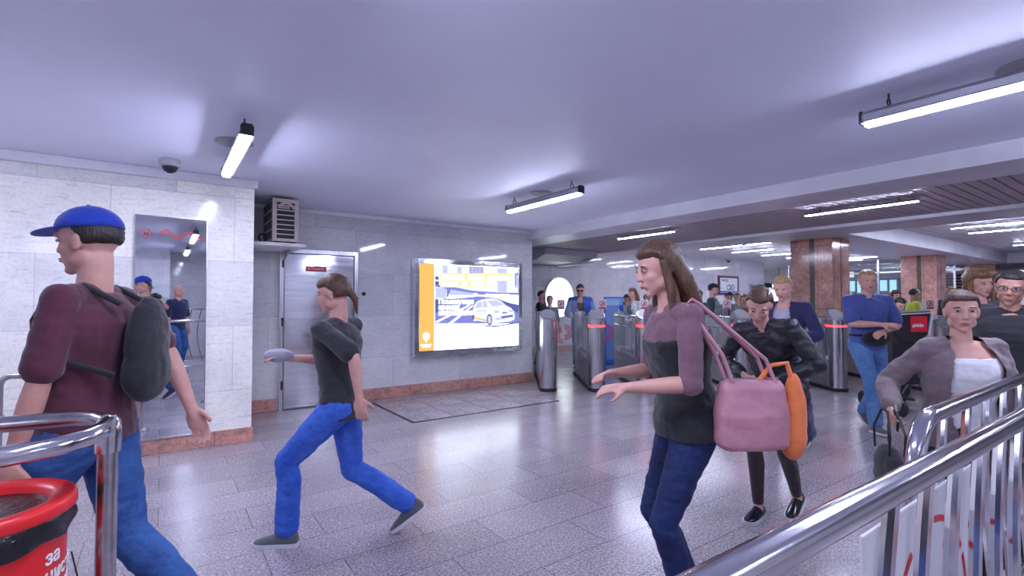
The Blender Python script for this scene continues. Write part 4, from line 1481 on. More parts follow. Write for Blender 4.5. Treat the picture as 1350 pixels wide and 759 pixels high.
def make_person(label, pos, heading, B, skin='fair', hair=None, hair_style='short', tops=(), bottom=None, shoes=None, extras=(), face=1, group=None):
    """heading in degrees: 0 faces the camera, 90 faces picture left, -90 picture right."""
    h = math.radians(heading)
    d = -FW * math.cos(h) - RT * math.sin(h)
    root = empty('person', (pos.x, pos.y, 0), math.atan2(d.y, d.x))
    vox = B.vox
    mb = MB()
    B.trunk(mb, [(t, a - .006, b - .006) for t, a, b in B.trunk_prof()])
    B.leg(mb)
    B.arm(mb)
    B.hands(mb)
    B.headgeo(mb)
    for sd in (1, -1):
        F_ = lambda x, y, z: B.ank[sd] + B.fm[sd] @ V((x, y, z))
        mb.cap(F_(-.02, 0, -.04), F_(.11, 0, -.055), .03, .022, 10)
        mb.cap(B.ank[sd], F_(0, 0, -.03), .036, .032, 10)
    me = remesh(mb, vox, 2, 'body')
    body = mesh_obj('body', B.scale(me), SK[skin], root)
    kk = B.k
    # face pieces
    if face:
        for sd in (1, -1):
            m = MB().ell(B.hp(.0785, sd * .031, .012), (.011, .0135, .0068), 14, 9, B.hm)
            e = mesh_obj('eye', B.scale(m.mesh('eye')), EYE_W if face > 1 else EYE_D, root)
            if face > 1:
                m = MB().ell(B.hp(.0870, sd * .031, .012), (.0040, .0062, .0058), 12, 8, B.hm)
                mesh_obj('iris', B.scale(m.mesh('iris')), EYE_D, e)
            m = MB()
            pts = [B.hp(.086 - .012 * abs(t) ** 2, sd * (.031 + .020 * t), .033 - .004 * t * t) for t in (-1, -.5, 0, .5, 1)]
            m.tube(pts, [.002, .004, .0042, .0035, .0015], 8)
            mesh_obj('eyebrow', B.scale(m.mesh('eyebrow')), HR[hair or 'brown'], root)
        m = MB().ell(B.hp(.0945, 0, -.0545), (.006, .021, .0042), 14, 8, B.hm).ell(B.hp(.0935, 0, -.0625), (.006, .018, .005), 14, 8, B.hm)
        mesh_obj('lips', B.scale(m.mesh('lips')), LIP, root)
    # hair
    if hair and hair_style != 'bald':
        m = MB()
        n, mm = 40, 28
        rgs = []
        seed = (pos.x * 7) % 5
        for i in range(1, mm):
            a = PI * i / mm
            ring = []
            for k in range(n):
                b = 2 * PI * k / n
                dv = V((math.sin(a) * math.cos(b), math.sin(a) * math.sin(b), -math.cos(a)))
                hl = .42 if hair_style != 'fringe' else .22
                back = max(0, -dv.x + .15)
                lim = hl if dv.x > .30 else (-.10 if dv.x > -.1 else -.62)
                if dv.x > -.1 and dv.x <= .3 and abs(dv.y) > .5: lim = -.12 + max(0, dv.x) * 1.2
                if dv.x <= -.1 and hair_style == 'short': lim = -.50
                w_ = max(0, min(1, (dv.z - lim) / .34 + .5))
                w_ = w_ * w_ * (3 - 2 * w_)
                thick = {'short': .010, 'fringe': .016, 'long': .018, 'curly': .045, 'bun': .008}[hair_style]
                nz = noise.noise(dv * (5 if hair_style != 'curly' else 4) + V((seed, 0, 0))) * (.25 if hair_style != 'curly' else .5)
                ex = thick * (1 + nz) * w_ - .022 * (1 - w_)
                ring.append(B.hp(*(V((-.008 + dv.x * (.097 + ex), dv.y * (.078 + ex), .030 + dv.z * (.093 + ex * .9))))))
            rgs.append(ring)
        m.rings(rgs)
        if hair_style in ('long', 'curly', 'fringe'):
            if hair_style != 'fringe':
                for yy in (-.055, -.02, .02, .055):
                    p0 = B.hp(-.06, yy, .03)
                    p1 = B.hp(-.085, yy * 1.25, -.07)
                    p2 = B.nb - B.fw * (.095 if hair_style == 'long' else .06) + B.left * yy * 1.5 + B.sp2 * (-.06 if hair_style == 'long' else .03)
                    m.cap(p0, p1, .035, .038); m.cap(p1, p2, .038, .022)
                for yy in (-1, 1):
                    m.cap(B.hp(0, yy * .076, .03), B.hp(.0, yy * .088, -.09), .018, .020)
                    m.cap(B.hp(.0, yy * .088, -.09), B.hp(.02, yy * .09, -.18), .022, .014)
        if hair_style == 'bun':
            m.ell(B.hp(-.115, 0, .055), (.034, .036, .034))
        if hair_style == 'tail' or hair_style == 'fringe':
            m.cap(B.hp(-.095, 0, .02), B.hp(-.13, 0, -.05), .026, .022)
            m.cap(B.hp(-.13, 0, -.05), B.hp(-.125, 0, -.14), .022, .008)
        hm_ = remesh(m, min(vox, .008), 1, 'hair')
        wrinkle(hm_, .004 if hair_style == 'curly' else .0025, 45, seed)
        mesh_obj('hair', B.scale(hm_), HR[hair], root)
    # garments
    if bottom:
        kind, mat = bottom[0], bottom[1]
        m = MB()
        if kind in ('jeans', 'trousers', 'skinny_jeans', 'tights', 'leggings'):
            e = {'jeans': .016, 'trousers': .020, 'skinny_jeans': .009, 'tights': .004, 'leggings': .005}[kind]
            fl = {'jeans': .018, 'trousers': .022, 'skinny_jeans': .004, 'tights': 0, 'leggings': .001}[kind]
            B.trunk(m, [p for p in B.trunk_prof(.007) if p[0] <= .11])
            B.leg(m, e, upto=.93, flare=fl)
            me = wrinkle(remesh(m, vox, 2), .005 if kind not in ('tights',) else .0005, 14, 1.3)
            mesh_obj(kind, B.scale(me), mat, root)
    for tname, mat, opt in tops:
        m = MB()
        e = opt.get('e', .014)
        lo = opt.get('low', -.03)
        pr = [p for p in B.trunk_prof(e) if lo <= p[0] <= opt.get('high', .475)]
        p0 = pr[0]
        if lo < -.11:
            pr = [(lo, p0[1] + opt.get('flare', .02), p0[2] + opt.get('flare', .02) + .01)] + [(-.11, .118 + e, .172 + e)] + [p for p in pr if p[0] > -.11]
        else:
            pr = [(lo, pr[0][1] + .008, pr[0][2] + .008)] + [p for p in pr if p[0] > lo + .02]
        if opt.get('bust') or (B.fem and tname != 'skirt'):
            pass
        if tname == 'skirt':
            pr = [(lo, .15, .19), (-.15, .13 + e, .18 + e)] + [p for p in B.trunk_prof(e) if -.06 <= p[0] <= .11]
            B.trunk(m, pr)
        else:
            q = pr[-1]
            if 'high' not in opt: pr = pr + [(.492, .072 + e * .3, .085 + e * .3)]
            B.trunk(m, pr)
            if B.fem:
                for sd in (1, -1):
                    m.ell(B.chest + B.sp2 * .01 + B.fw * (.075 + e) + B.left * sd * .062, (.05, .058, .055))
            if opt.get('sleeve', .36) > 0:
                B.arm(m, e + opt.get('loose', 0), opt.get('sleeve', .36), opt.get('sides', (1, -1)))
        me = wrinkle(remesh(m, vox, 2), opt.get('wr', .006), 10, 4.2)
        if opt.get('open'):      # cut the open front; the inner garment shows there
            bm = bmesh.new(); bm.from_mesh(me)
            kill = []
            for v in bm.verts:
                r_ = v.co - B.pel
                t = r_.dot(B.sp)
                ax = B.pel + B.sp * min(t, .33)
                if t > .33:
                    t = .33 + (v.co - B.chest).dot(B.sp2); ax = B.chest + B.sp2 * (t - .33)
                q = v.co - ax
                pts_ = opt['open'][1]
                if q.dot(B.fw) < (.03 if t < .44 else .0) or t > .56: continue
                hw = None
                if t <= pts_[0][0]: hw = pts_[0][1]
                for (a_, wa), (b_, wb_) in zip(pts_, pts_[1:]):
                    if a_ <= t <= b_: hw = wa + (wb_ - wa) * (t - a_) / (b_ - a_)
                if hw is not None and abs(q.dot(B.left)) < hw: kill.append(v)
            bmesh.ops.delete(bm, geom=kill, context='VERTS')
            bm.to_mesh(me); bm.free()
        g = mesh_obj(tname, B.scale(me), mat, root)
        if opt.get('open'):
            mi = MB()
            ei = opt.get('ei', .010)
            B.trunk(mi, [p for p in B.trunk_prof(ei) if -.11 <= p[0] <= opt.get('neck', .44)])
            if B.fem:
                for sd in (1, -1):
                    mi.ell(B.chest + B.sp2 * .01 + B.fw * (.072 + ei) + B.left * sd * .062, (.05, .058, .055))
            mesh_obj(opt['open'][2], B.scale(wrinkle(remesh(mi, vox, 2), .005, 14, 2)), opt['open'][0], root)
    if shoes:
        nm, um, sm = shoes
        for sd in (1, -1):
            F_ = lambda x, y, z: B.ank[sd] + B.fm[sd] @ V((x, y, z - .082))
            sc_ = .92 if B.fem else 1.0
            prof = [(-.075, .018, .055), (-.065, .032, .085), (-.03, .038, .100), (.02, .040, .098), (.06, .043, .075), (.11, .049, .056), (.15, .047, .045), (.18, .036, .035), (.196, .015, .024)]
            m = MB()
            rg = []
            for x, w_, ht in prof:
                rg.append([F_(x * sc_, w_ * sc_ * math.cos(a_), .012 + (ht - .012) * max(0, math.sin(a_)) if math.sin(a_) > 0 else .012) for a_ in [2 * PI * j / 18 for j in range(18)]])
            m.rings(rg)
            me = m.mesh('shoe')
            for p in me.polygons: p.use_smooth = True
            so_ = mesh_obj(nm, B.scale(me), um, root)
            m = MB()
            out = [(x, w_ + .004) for x, w_, _ in prof]
            poly = [(x * sc_, w_ * sc_) for x, w_ in out] + [(.203 * sc_, 0)] + [(x * sc_, -w_ * sc_) for x, w_ in out[::-1]] + [(-.082 * sc_, 0)]
            m.rings([[F_(x, y, 0.0) for x, y in poly], [F_(x, y, .022) for x, y in poly]])
            o_ = mesh_obj('sole', B.scale(m.mesh('sole')), sm, so_)
    for fn_ in extras:
        fn_(B, root)
    tag(root, label, 'person', group)
    root['headpos'] = 0 if False else 0
    del root['headpos']
    return root


# accessories -------------------------------------------------------
def cap_hat(mat):
    def f(B, root):
        m = MB()
        rg = []
        for i in range(9):
            a = PI / 2 * i / 8.3
            rg.append([B.hp(-.008 + .110 * math.cos(a) * math.cos(b), .091 * math.cos(a) * math.sin(b), .050 + .088 * math.sin(a)) for b in [2 * PI * k / 28 for k in range(28)]])
        m.rings(rg)
        c = mesh_obj('cap', B.scale(m.mesh('cap')), mat, root)
        for p in c.data.polygons: p.use_smooth = True
        v = MB()
        top, bot = [], []
        for i in range(13):
            a = -PI / 2 + PI * i / 12
            top.append((.07 + .115 * math.cos(a), .075 * math.sin(a), .056 - .012 * math.cos(a)))
        ring_t = [B.hp(*p) for p in top]
        ring_b = [B.hp(p[0], p[1], p[2] - .005) for p in top]
        v.rings([ring_b, ring_t])
        mesh_obj('visor', B.scale(v.mesh('visor')), mat, c)
        b_ = MB().ell(B.hp(-.008, 0, .139), (.008, .008, .005))
        mesh_obj('cap_button', B.scale(b_.mesh('cap_button')), mat, c)
    return f


def glasses(mat, dark=True):
    def f(B, root):
        m = MB()
        for sd in (1, -1):
            m.tube([B.hp(.100, sd * (.033 + .024 * math.cos(a)), .010 + .016 * math.sin(a)) for a in [2 * PI * k / 14 for k in range(15)]], .0022, 6)
            m.tube([B.hp(.099, sd * .057, .014), B.hp(.06, sd * .078, .014), B.hp(-.01, sd * .083, .012)], .002, 6)
        m.tube([B.hp(.100, -.010, .014), B.hp(.104, 0, .016), B.hp(.100, .010, .014)], .002, 6)
        g = mesh_obj('glasses', B.scale(m.mesh('glasses')), mat, root)
        if dark:
            l = MB()
            for sd in (1, -1):
                l.rings([[B.hp(x, sd * (.033 + .023 * math.cos(a)), .010 + .015 * math.sin(a)) for a in [2 * PI * k / 14 for k in range(14)]] for x in (.099, .101)])
            mesh_obj('lens', B.scale(l.mesh('lens')), plain('dark_lens', (.01, .01, .015, 1), .08), g)
    return f


def belt(mat):
    def f(B, root):
        m = MB()
        B.trunk(m, [(.07, .112, .168), (.105, .108, .163)])
        mesh_obj('belt', B.scale(m.mesh('belt')), mat, root)
    return f


def local_pt(root, B, p):
    "a point of the skeleton in world space"
    return Matrix.Translation(root.location) @ Matrix.Rotation(root.rotation_euler.z, 4, 'Z') @ (V(p) * B.k)


def attach(root, B, name, label, cat, pieces, group=None):
    "a carried thing: top-level, its pieces given in the carrier's skeleton space as (part name, MB, material, vox, parent part)"
    r = empty(name, root.location, root.rotation_euler.z)
    done = {}
    for pn_, mb, mat, vx, par in pieces:
        me = remesh(mb, vx, 2) if vx else mb.mesh(pn_)
        me.transform(Matrix.Scale(B.k, 4))
        o = mesh_obj(pn_, me, mat, done.get(par, r))
        if vx:
            wrinkle(me, .003, 14, 3)
        done[pn_] = o
    return tag(r, label, cat, group)

MAROON = fabric('maroon_jersey', (0.10, 0.022, 0.045))
BLUE_CAP = fabric('royal_blue_cotton', (0.01, 0.045, 0.42))
JEAN = denim('blue_denim', (0.018, 0.07, 0.24, 1), (0.05, 0.15, 0.42, 1))
JEAN_BR = denim('bright_blue_denim', (0.02, 0.09, 0.50, 1), (0.06, 0.17, 0.62, 1))
JEAN_DK = denim('dark_navy_denim', (0.005, 0.012, 0.065, 1), (0.012, 0.03, 0.13, 1))
JEAN_LT = denim('light_denim', (0.06, 0.16, 0.38, 1), (0.14, 0.28, 0.52, 1))
BLACK_C = fabric('black_cotton', (0.014, 0.014, 0.020))
CHAR = fabric('charcoal_cotton', (0.028, 0.028, 0.036))
LEATH = fabric('black_leather', (0.018, 0.018, 0.026), .38, .6, 0)
NAVY = fabric('navy_wool', (0.012, 0.016, 0.075))
BLUE_T = fabric('blue_jersey', (0.065, 0.095, 0.33))
LAV = fabric('pale_grey_jersey', (0.40, 0.38, 0.48))
TAUPE = fabric('taupe_knit', (0.19, 0.145, 0.16))
WHITE = fabric('white_cotton', (0.78, 0.77, 0.80))
MAUVE = fabric('mauve_knit', (0.19, 0.095, 0.125))
PINK = fabric('dusty_pink_leatherette', (0.48, 0.22, 0.27), .45, .35, 0)
ORANGE = fabric('orange_cloth', (0.78, 0.20, 0.06))
GREY_P = fabric('grey_trouser_cloth', (0.13, 0.13, 0.18))
SHOE_G = fabric('grey_sneaker_mesh', (0.10, 0.10, 0.12))
SHOE_D = fabric('dark_sneaker_mesh', (0.03, 0.03, 0.045))
PATENT = plain('patent_leather', (0.01, 0.012, 0.02, 1), 0.1)
SOLE_W = plain('white_rubber_sole', (0.62, 0.62, 0.66, 1), 0.5)
SOLE_B = plain('black_rubber_sole', (0.02, 0.02, 0.02, 1), 0.6)
TIGHTS = fabric('sheer_black_tights', (0.035, 0.022, 0.03))
DENIM_J = denim('denim_jacket', (0.02, 0.07, 0.32, 1), (0.05, 0.13, 0.45, 1))
PALE = fabric('pale_cardigan', (0.55, 0.56, 0.58))
TURQ = fabric('turquoise_cloth', (0.02, 0.42, 0.55))
YG = fabric('yellow_green_vest', (0.50, 0.66, 0.03))
DKTEAL = fabric('dark_teal_cloth', (0.03, 0.06, 0.07))

# 1 man in the blue cap, near left
B = Body(1.84, lean=-1, twist=6, head=(0, 5, 0), lfoot=(.14, .09, 0, 4), rfoot=(-.42, -.09, 0, 28), hip_z=.92,
         lhand=(.07, .235, .86), rhand=(-.26, -.20, .93), lpole=(-1, .1, -.3), rpole=(-1, -.3, -.3), vox=.007, lcurl=.35, rcurl=.45, heavy=1.0, slim=.88)
p1 = make_person('person in royal blue cap, maroon T-shirt and blue jeans walking left behind the loop railing', gp(121, 1.96), 84, B, 'pink', 'dark', 'short',
                 [('t_shirt', MAROON, {'e': .018, 'low': -.05, 'sleeve': .40, 'loose': .0})], ('jeans', JEAN), ('shoe', SHOE_D, SOLE_W), [cap_hat(BLUE_CAP)], face=2)
bk = MB()
for t, y in ((.12, 0),):
    c = B.chest + B.sp2 * -.03 - B.fw * .185
    bk.ell(c, (.055, .13, .185), mat=basis(B.fw, B.sp2))
    bk.ell(c - B.sp2 * .1, (.065, .135, .12), mat=basis(B.fw, B.sp2))
st = MB()
for sd in (1, -1):
    y = B.left * sd * .10
    st.tube([B.chest - B.fw * .14 + B.sp2 * .12 + y, B.chest + B.sp2 * .185 - B.fw * .02 + y, B.chest + B.fw * .095 + B.sp2 * .13 + y, B.chest + B.fw * .118 + B.sp2 * .06 + y * 1.15, B.chest + B.fw * .085 + y * 1.6 - B.sp2 * .01, B.chest + y * 1.85 - B.sp2 * .07, B.chest - B.fw * .14 - B.sp2 * .13 + y * 1.3], .011, 8)
attach(p1, B, 'backpack', 'black backpack worn by the man in the royal blue cap', 'backpack', [('pack', bk, BLACK_C, .01, None), ('shoulder_strap', st, BLACK_C, 0, None)])

# 2 striding person in black, centre left
B = Body(1.70, lean=2, twist=-14, head=(0, 10, 0), hip_z=.84, pel=(0, 0), lfoot=(-.44, .07, .03, 38), rfoot=(.36, -.07, 0, 0),
         lhand=(-.13, .26, .98), rhand=(.34, -.14, 1.13), lpole=(-1, .5, .1), rpole=(-.4, -.6, -1), vox=.007, lcurl=.5, rcurl=.4, rpalm=(0, 0, -1), slim=.85)
B = Body(1.70, lean=2, twist=-14, head=(0, 10, 0), hip_z=.86, pel=(0, 0), lfoot=(.30, .07, 0, 0), rfoot=(-.50, -.07, .03, 36),
         lhand=(-.19, .27, .93), rhand=(.36, -.12, 1.12), lpole=(-1, .6, .3), rpole=(-.4, -.6, -1), vox=.007, lcurl=.5, rcurl=.4, rpalm=(0, 0, -1), slim=.85)
p2 = make_person('person in black T-shirt and bright blue jeans striding left past the steel door', gp(450, 3.08), 88, B, 'pink', 'brown', 'fringe',
                 [('t_shirt', CHAR, {'e': .014, 'low': -.09, 'sleeve': .44, 'loose': .012})], ('jeans', JEAN_BR), ('sneaker', SHOE_G, SOLE_W), [], face=2)
tp = MB()
w = B.wr[-1]
tp.ell(w + V((.07, .02, .02)), (.10, .05, .045))
attach(p2, B, 'folded_jacket', 'pale grey folded cloth in the hand of the person striding past the steel door', 'cloth', [('cloth', tp, LAV, .01, None)])

# 3 tall woman, near, navy jeans
B = Body(1.74, fem=True, lean=6, upper=9, twist=4, head=(0, 14, 0), hip_z=.935, lfoot=(.05, .07, 0, 0), rfoot=(-.08, -.07, 0, 10),
         lhand=(.33, .15, 1.10), rhand=(.30, -.12, 1.12), lpole=(-.6, .6, -1), rpole=(-.6, -.6, -1), vox=.007, lcurl=.45, rcurl=.5, lpalm=(0, -.4, -1), rpalm=(0, .4, -1), heavy=1.05)
p3 = make_person('person in mauve top, black vest and dark navy jeans, largest figure in the middle', gp(905, 2.25), 84, B, 'pink', 'brown', 'long',
                 [('top', MAUVE, {'e': .012, 'low': -.02, 'sleeve': .50, 'loose': .010}), ('vest', BLACK_C, {'e': .024, 'low': -.06, 'sleeve': 0, 'high': .385})], ('skinny_jeans', JEAN_DK), ('shoe', SHOE_D, SOLE_B), [], face=2)
bg = MB()
c = V((-.16, .235, 1.00))
rg = []
for z, w_, d_ in ((-.14, .130, .050), (-.12, .148, .070), (0, .150, .072), (.11, .135, .055), (.14, .12, .032)):
    rg.append([c + V((w_ * math.copysign(abs(math.cos(a)) ** .6, math.cos(a)), d_ * math.copysign(abs(math.sin(a)) ** .6, math.sin(a)), z)) for a in [2 * PI * k / 24 for k in range(24)]])
bg.rings(rg)
hd = MB()
sh = B.sh[1] + V((0, .02, .07))
for dy in (-.03, .03):
    hd.tube([c + V((-.09, dy, .12)), c + V((-.06, dy - .02, .22)), V((sh.x - .03, sh.y, sh.z - .02)), sh + V((0, -.01, .0)), V((sh.x + .03, sh.y, sh.z - .02)), c + V((.13, dy - .01, .24)), c + V((.09, dy, .12))], .008, 8)
zp = MB().tube([c + V((-.12, 0, .142)), c + V((.12, 0, .142))], .004, 8)
attach(p3, B, 'handbag', 'large dusty pink shoulder bag hanging behind the tall woman in navy jeans', 'handbag', [('bag_body', bg, PINK, .009, None), ('strap', hd, PINK, 0, None), ('zip', zp, M['tube_steel'], 0, None)])
og = MB()
c = V((-.345, .24, .985))
og.ell(c, (.05, .045, .17)).ell(c + V((.01, 0, -.07)), (.058, .05, .11)).ell(c + V((0, 0, .10)), (.035, .03, .08))
oh = MB().tube([c + V((.0, 0, .12)), c + V((.03, 0, .22)), c + V((.10, 0, .21)), c + V((.16, 0, .14))], .010, 8)
attach(p3, B, 'orange_scarf', 'bright orange cloth bundle tied to the end of the pink shoulder bag', 'scarf', [('cloth', og, ORANGE, .009, None), ('knot', oh, ORANGE, 0, None)])
cs = MB()
cs.tube([B.sh[-1] + V((0, 0, .05)), B.chest + B.fw * .155 + B.left * -.02 + V((0, 0, .05)), B.chest + B.fw * .15 + B.left * .08 - V((0, 0, .10)), B.pel + V((.03, .19, .10)), c + V((.25, -.02, .12))], .013, 8)

# 4 bending woman in leather jacket
B = Body(1.66, fem=True, lean=22, upper=22, twist=14, head=(18, 36, -8), hip_z=.93, lfoot=(-.16, .07, 0, 20), rfoot=(.16, -.08, 0, 0),
         lhand=(.24, .10, 1.00), rhand=(.30, -.12, 1.02), lpole=(-.5, .9, -.6), rpole=(-.5, -.9, -.6), vox=.007, lcurl=.6, rcurl=.6, lpalm=(0, -1, 0), rpalm=(0, 1, 0))
p4 = make_person('person in black leather jacket, dark skirt and black tights looking down, hair clipped back', gp(1024, 3.42), 50, B, 'pink', 'brown', 'bun',
                 [('skirt', NAVY, {'e': .014, 'low': -.40}), ('jacket', LEATH, {'e': .028, 'low': -.10, 'sleeve': .96, 'loose': .010, 'wr': .012})], ('tights', TIGHTS), ('loafer', PATENT, SOLE_W), [], face=2)
hc = MB().tube([B.hp(-.03, .05, .128), B.hp(.0, .055, .127), B.hp(.03, .05, .118)], .006, 8)
attach(p4, B, 'hair_clip', 'small white clip in the dark hair of the woman looking down', 'hair clip', [('clip', hc, M['white_plastic'], 0, None)])

# 5 blond man in navy cardigan
B = Body(1.74, lean=4, twist=8, head=(8, 20, 0), hip_z=.92, lfoot=(-.30, .08, 0, 34), rfoot=(.16, -.08, 0, 0),
         lhand=(.24, .16, 1.06), rhand=(.24, -.14, 1.08), lpole=(-.4, 1, -.6), rpole=(-.4, -1, -.6), vox=.009, rpalm=(0, 1, 0))
p5 = make_person('blond person in pale grey T-shirt and open navy cardigan behind the woman in leather jacket', gp(1036, 5.0), 52, B, 'pink', 'blond', 'short',
                 [('cardigan', NAVY, {'e': .024, 'low': -.12, 'sleeve': .95, 'loose': .008, 'open': (LAV, [(-.12, .09), (.28, .09), (.38, .08), (.50, .06), (.56, .06)], 't_shirt'), 'neck': .47})], ('trousers', GREY_P), ('sneaker', SHOE_G, SOLE_W), [], face=2)

# 6 man in the blue T-shirt facing the camera
B = Body(1.83, lean=1, twist=-6, head=(-12, 6, 0), hip_z=.93, lfoot=(-.30, .10, 0, 30), rfoot=(.22, -.06, 0, -4),
         lhand=(.22, .04, 1.07), rhand=(.23, .0, 1.14), lpole=(-.3, 1, -.35), rpole=(-.3, -1, -.35), vox=.008, lpalm=(-.6, 0, -.8), rpalm=(-.6, 0, -.8), lcurl=.5, rcurl=.5, heavy=1.05)
p6 = make_person('man in blue T-shirt and blue jeans walking towards the camera with hands at his belly', gp(1142, 5.75), 4, B, 'pink', 'blond', 'short',
                 [('t_shirt', BLUE_T, {'e': .016, 'low': -.06, 'sleeve': .40, 'loose': .012})], ('jeans', JEAN_LT), ('sneaker', SHOE_G, SOLE_W), [], face=2)
p6['label'] = 'person in blue T-shirt and blue jeans walking towards the camera with hands at the belly'
wb = MB()
wb.ell(V((.15, .01, .99)), (.055, .155, .085))
wbs = MB()
B.trunk(wbs, [(.075, .120, .178), (.10, .118, .176)])
attach(p6, B, 'waist_bag', 'black waist bag on the front of the man in the blue T-shirt', 'bag', [('pouch', wb, BLACK_C, .01, None), ('strap', wbs, BLACK_C, 0, None)])

# 7 pushchair behind him, with a carrier and its pusher
pc = empty('pushchair', gp(1186, 6.55), YAW - PI / 2)
hood = MB()
rg = []
for i in range(8):
    a = PI * .05 + PI * .62 * i / 7
    rg.append([V((.24 * math.cos(b), -.02 + .30 * math.cos(a) * math.sin(b) * 0 + .05 - .34 * math.cos(a) * math.sin(b), .92 + .36 * math.sin(a) * math.sin(b))) for b in [PI * k / 14 for k in range(15)]])
hb_ = MB()
hb_.prism([(-.23, 1.03), (-.26, 1.30), (.26, 1.33), (.21, 1.03), (.10, .93), (-.14, .93)], 1, -.20, .22)
hb_.build('hood', BLACK_C, pc, bevel=.03)
pip = MB()
pip.tube([(-.265, -.205, 1.275), (.262, -.205, 1.305)], .006, 6).tube([(.262, -.205, 1.305), (.212, -.205, 1.03), (.10, -.205, .93)], .006, 6)
pip.build('piping', M['white_plastic'], pc, True)
lb = MB().box(-.03, .18, -.212, -.203, 1.06, 1.26).build('red_label', plain('bright_red_label', (.75, .01, .04, 1), .5), pc)
text_obj('label_text', 'phido', .062, M['white_paint'], lb, Matrix.Translation((-.01, -.2135, 1.125)) @ Matrix.Rotation(PI / 2, 4, 'X'), .002)
sb = MB()
sb.prism([(-.20, .45), (-.22, .93), (.20, .93), (.20, .45), (.12, .38), (-.12, .38)], 1, -.16, .20)
sb.build('seat_shell', BLACK_C, pc, bevel=.03)
for x in (-.24, .24):
    MB().tube([(x, -.28, .12), (x, -.1, .5), (x, .25, 1.05), (x, .38, 1.08)], .012, 8).tube([(x, .35, .12), (x, .05, .52)], .011, 8).build('frame_side', M['alu'], pc, True)
    for y in (-.29, .36):
        wv_ = MB().lathe([(.0, -.014), (.085, -.014), (.10, -.018), (.11, 0), (.10, .018), (.085, .014), (0, .014)], n=20)
        o_ = wv_.build('wheel', M['black_rubber'], pc, True, mtx=Matrix.Translation((x, y, .112)) @ Matrix.Rotation(PI / 2, 4, 'Y'))
MB().tube([(-.24, .38, 1.08), (.24, .38, 1.08)], .013, 8).build('push_bar', M['black'], pc, True)
tag(pc, 'black pushchair with a square red label on its hood behind the man in blue', 'pushchair')
B = Body(1.52, lean=6, head=(-6, 30, 0), lhand=(.34, .14, 1.05), rhand=(.34, -.14, 1.05), vox=.011)
make_person('person in black and dark grey camouflage pushing the black pushchair, head bowed', gp(1180, 7.5), 0, B, 'fair', 'dark', 'short',
            [('jacket', fabric('dark_camouflage', (0.05, 0.055, 0.07), .8, .8), {'e': .03, 'low': -.08, 'sleeve': .95})], ('trousers', BLACK_C), ('shoe', SHOE_D, SOLE_B), [], face=1)

# 8 near woman in taupe cardigan, white top
B = Body(1.52, fem=True, lean=3, twist=10, head=(-14, 4, 0), hip_z=.93, lfoot=(.0, .08, 0, 0), rfoot=(.08, -.08, 0, 0),
         lhand=(.16, .24, .86), rhand=(.16, -.39, 1.06), lpole=(-1, .6, -.2), rpole=(-1, -.5, -.4), vox=.0065, rcurl=.85, rpalm=(0, 1, .1), heavy=1.18)
p8 = make_person('person in taupe cardigan over a white top close behind the right steel barrier', gp(1262, 2.5), 18, B, 'pink', 'brown', 'bun',
                 [('cardigan', TAUPE, {'e': .028, 'low': -.16, 'sleeve': .93, 'loose': .014, 'wr': .010, 'open': (WHITE, [(-.16, .06), (.05, .10), (.2, .122), (.30, .13), (.38, .125), (.44, .105), (.50, .085), (.56, .08)], 'white_top'), 'neck': .46})], ('trousers', BLACK_C), ('shoe', SHOE_D, SOLE_B), [], face=2)
ph = MB()
w = B.wr[-1]; d_ = B.hd[-1]
Mx = basis(d_, (0, 0, 1))
for a_, b_, c_ in ((.04, .012, .0),):
    cc = w + d_ * .075 + V((.0, .02, .0))
    ph.add([cc + Mx @ V((x * .07, y * .005, z * .035)) for x in (-1, 1) for y in (-1, 1) for z in (-1, 1)], [(0, 1, 3, 2), (4, 6, 7, 5), (0, 4, 5, 1), (2, 3, 7, 6), (0, 2, 6, 4), (1, 5, 7, 3)])
attach(p8, B, 'phone', 'black phone held in the hand of the near woman in the taupe cardigan', 'phone', [('phone_body', ph, M['black'], 0, None)])
hb2 = MB()
c = V((.21, -.42, .75))
hb2.ell(c, (.15, .06, .12)).ell(c + V((0, 0, -.06)), (.155, .065, .08))
hs2 = MB()
for dy in (-.035, .035):
    hs2.tube([c + V((-.10, dy, .08)), c + V((-.11, dy, .20)), c + V((-.03, dy * .6, .31)), c + V((.05, dy * .6, .31)), c + V((.12, dy, .20)), c + V((.10, dy, .08))], .006, 8)
attach(p8, B, 'tote_bag', 'dark grey bag with loop handles hanging beside the near woman in taupe', 'bag', [('bag_body', hb2, CHAR, .01, None), ('handle', hs2, M['black'], 0, None)])

# 9 man in black T-shirt and glasses
B = Body(1.66, lean=4, twist=-12, head=(-24, 10, -8), lfoot=(.0, .09, 0, 0), rfoot=(.08, -.09, 0, 0), lhand=(.2, .26, .9), rhand=(.15, -.26, .85), vox=.0075, heavy=1.2)
p9 = make_person('dark-haired person with glasses and black T-shirt at the right picture edge', gp(1328, 3.35), 26, B, 'tan', 'dark', 'short',
                 [('t_shirt', BLACK_C, {'e': .020, 'low': -.08, 'sleeve': .42, 'loose': .014})], ('trousers', BLACK_C), ('shoe', SHOE_D, SOLE_B), [glasses(M['dark_metal'], False)], face=2)

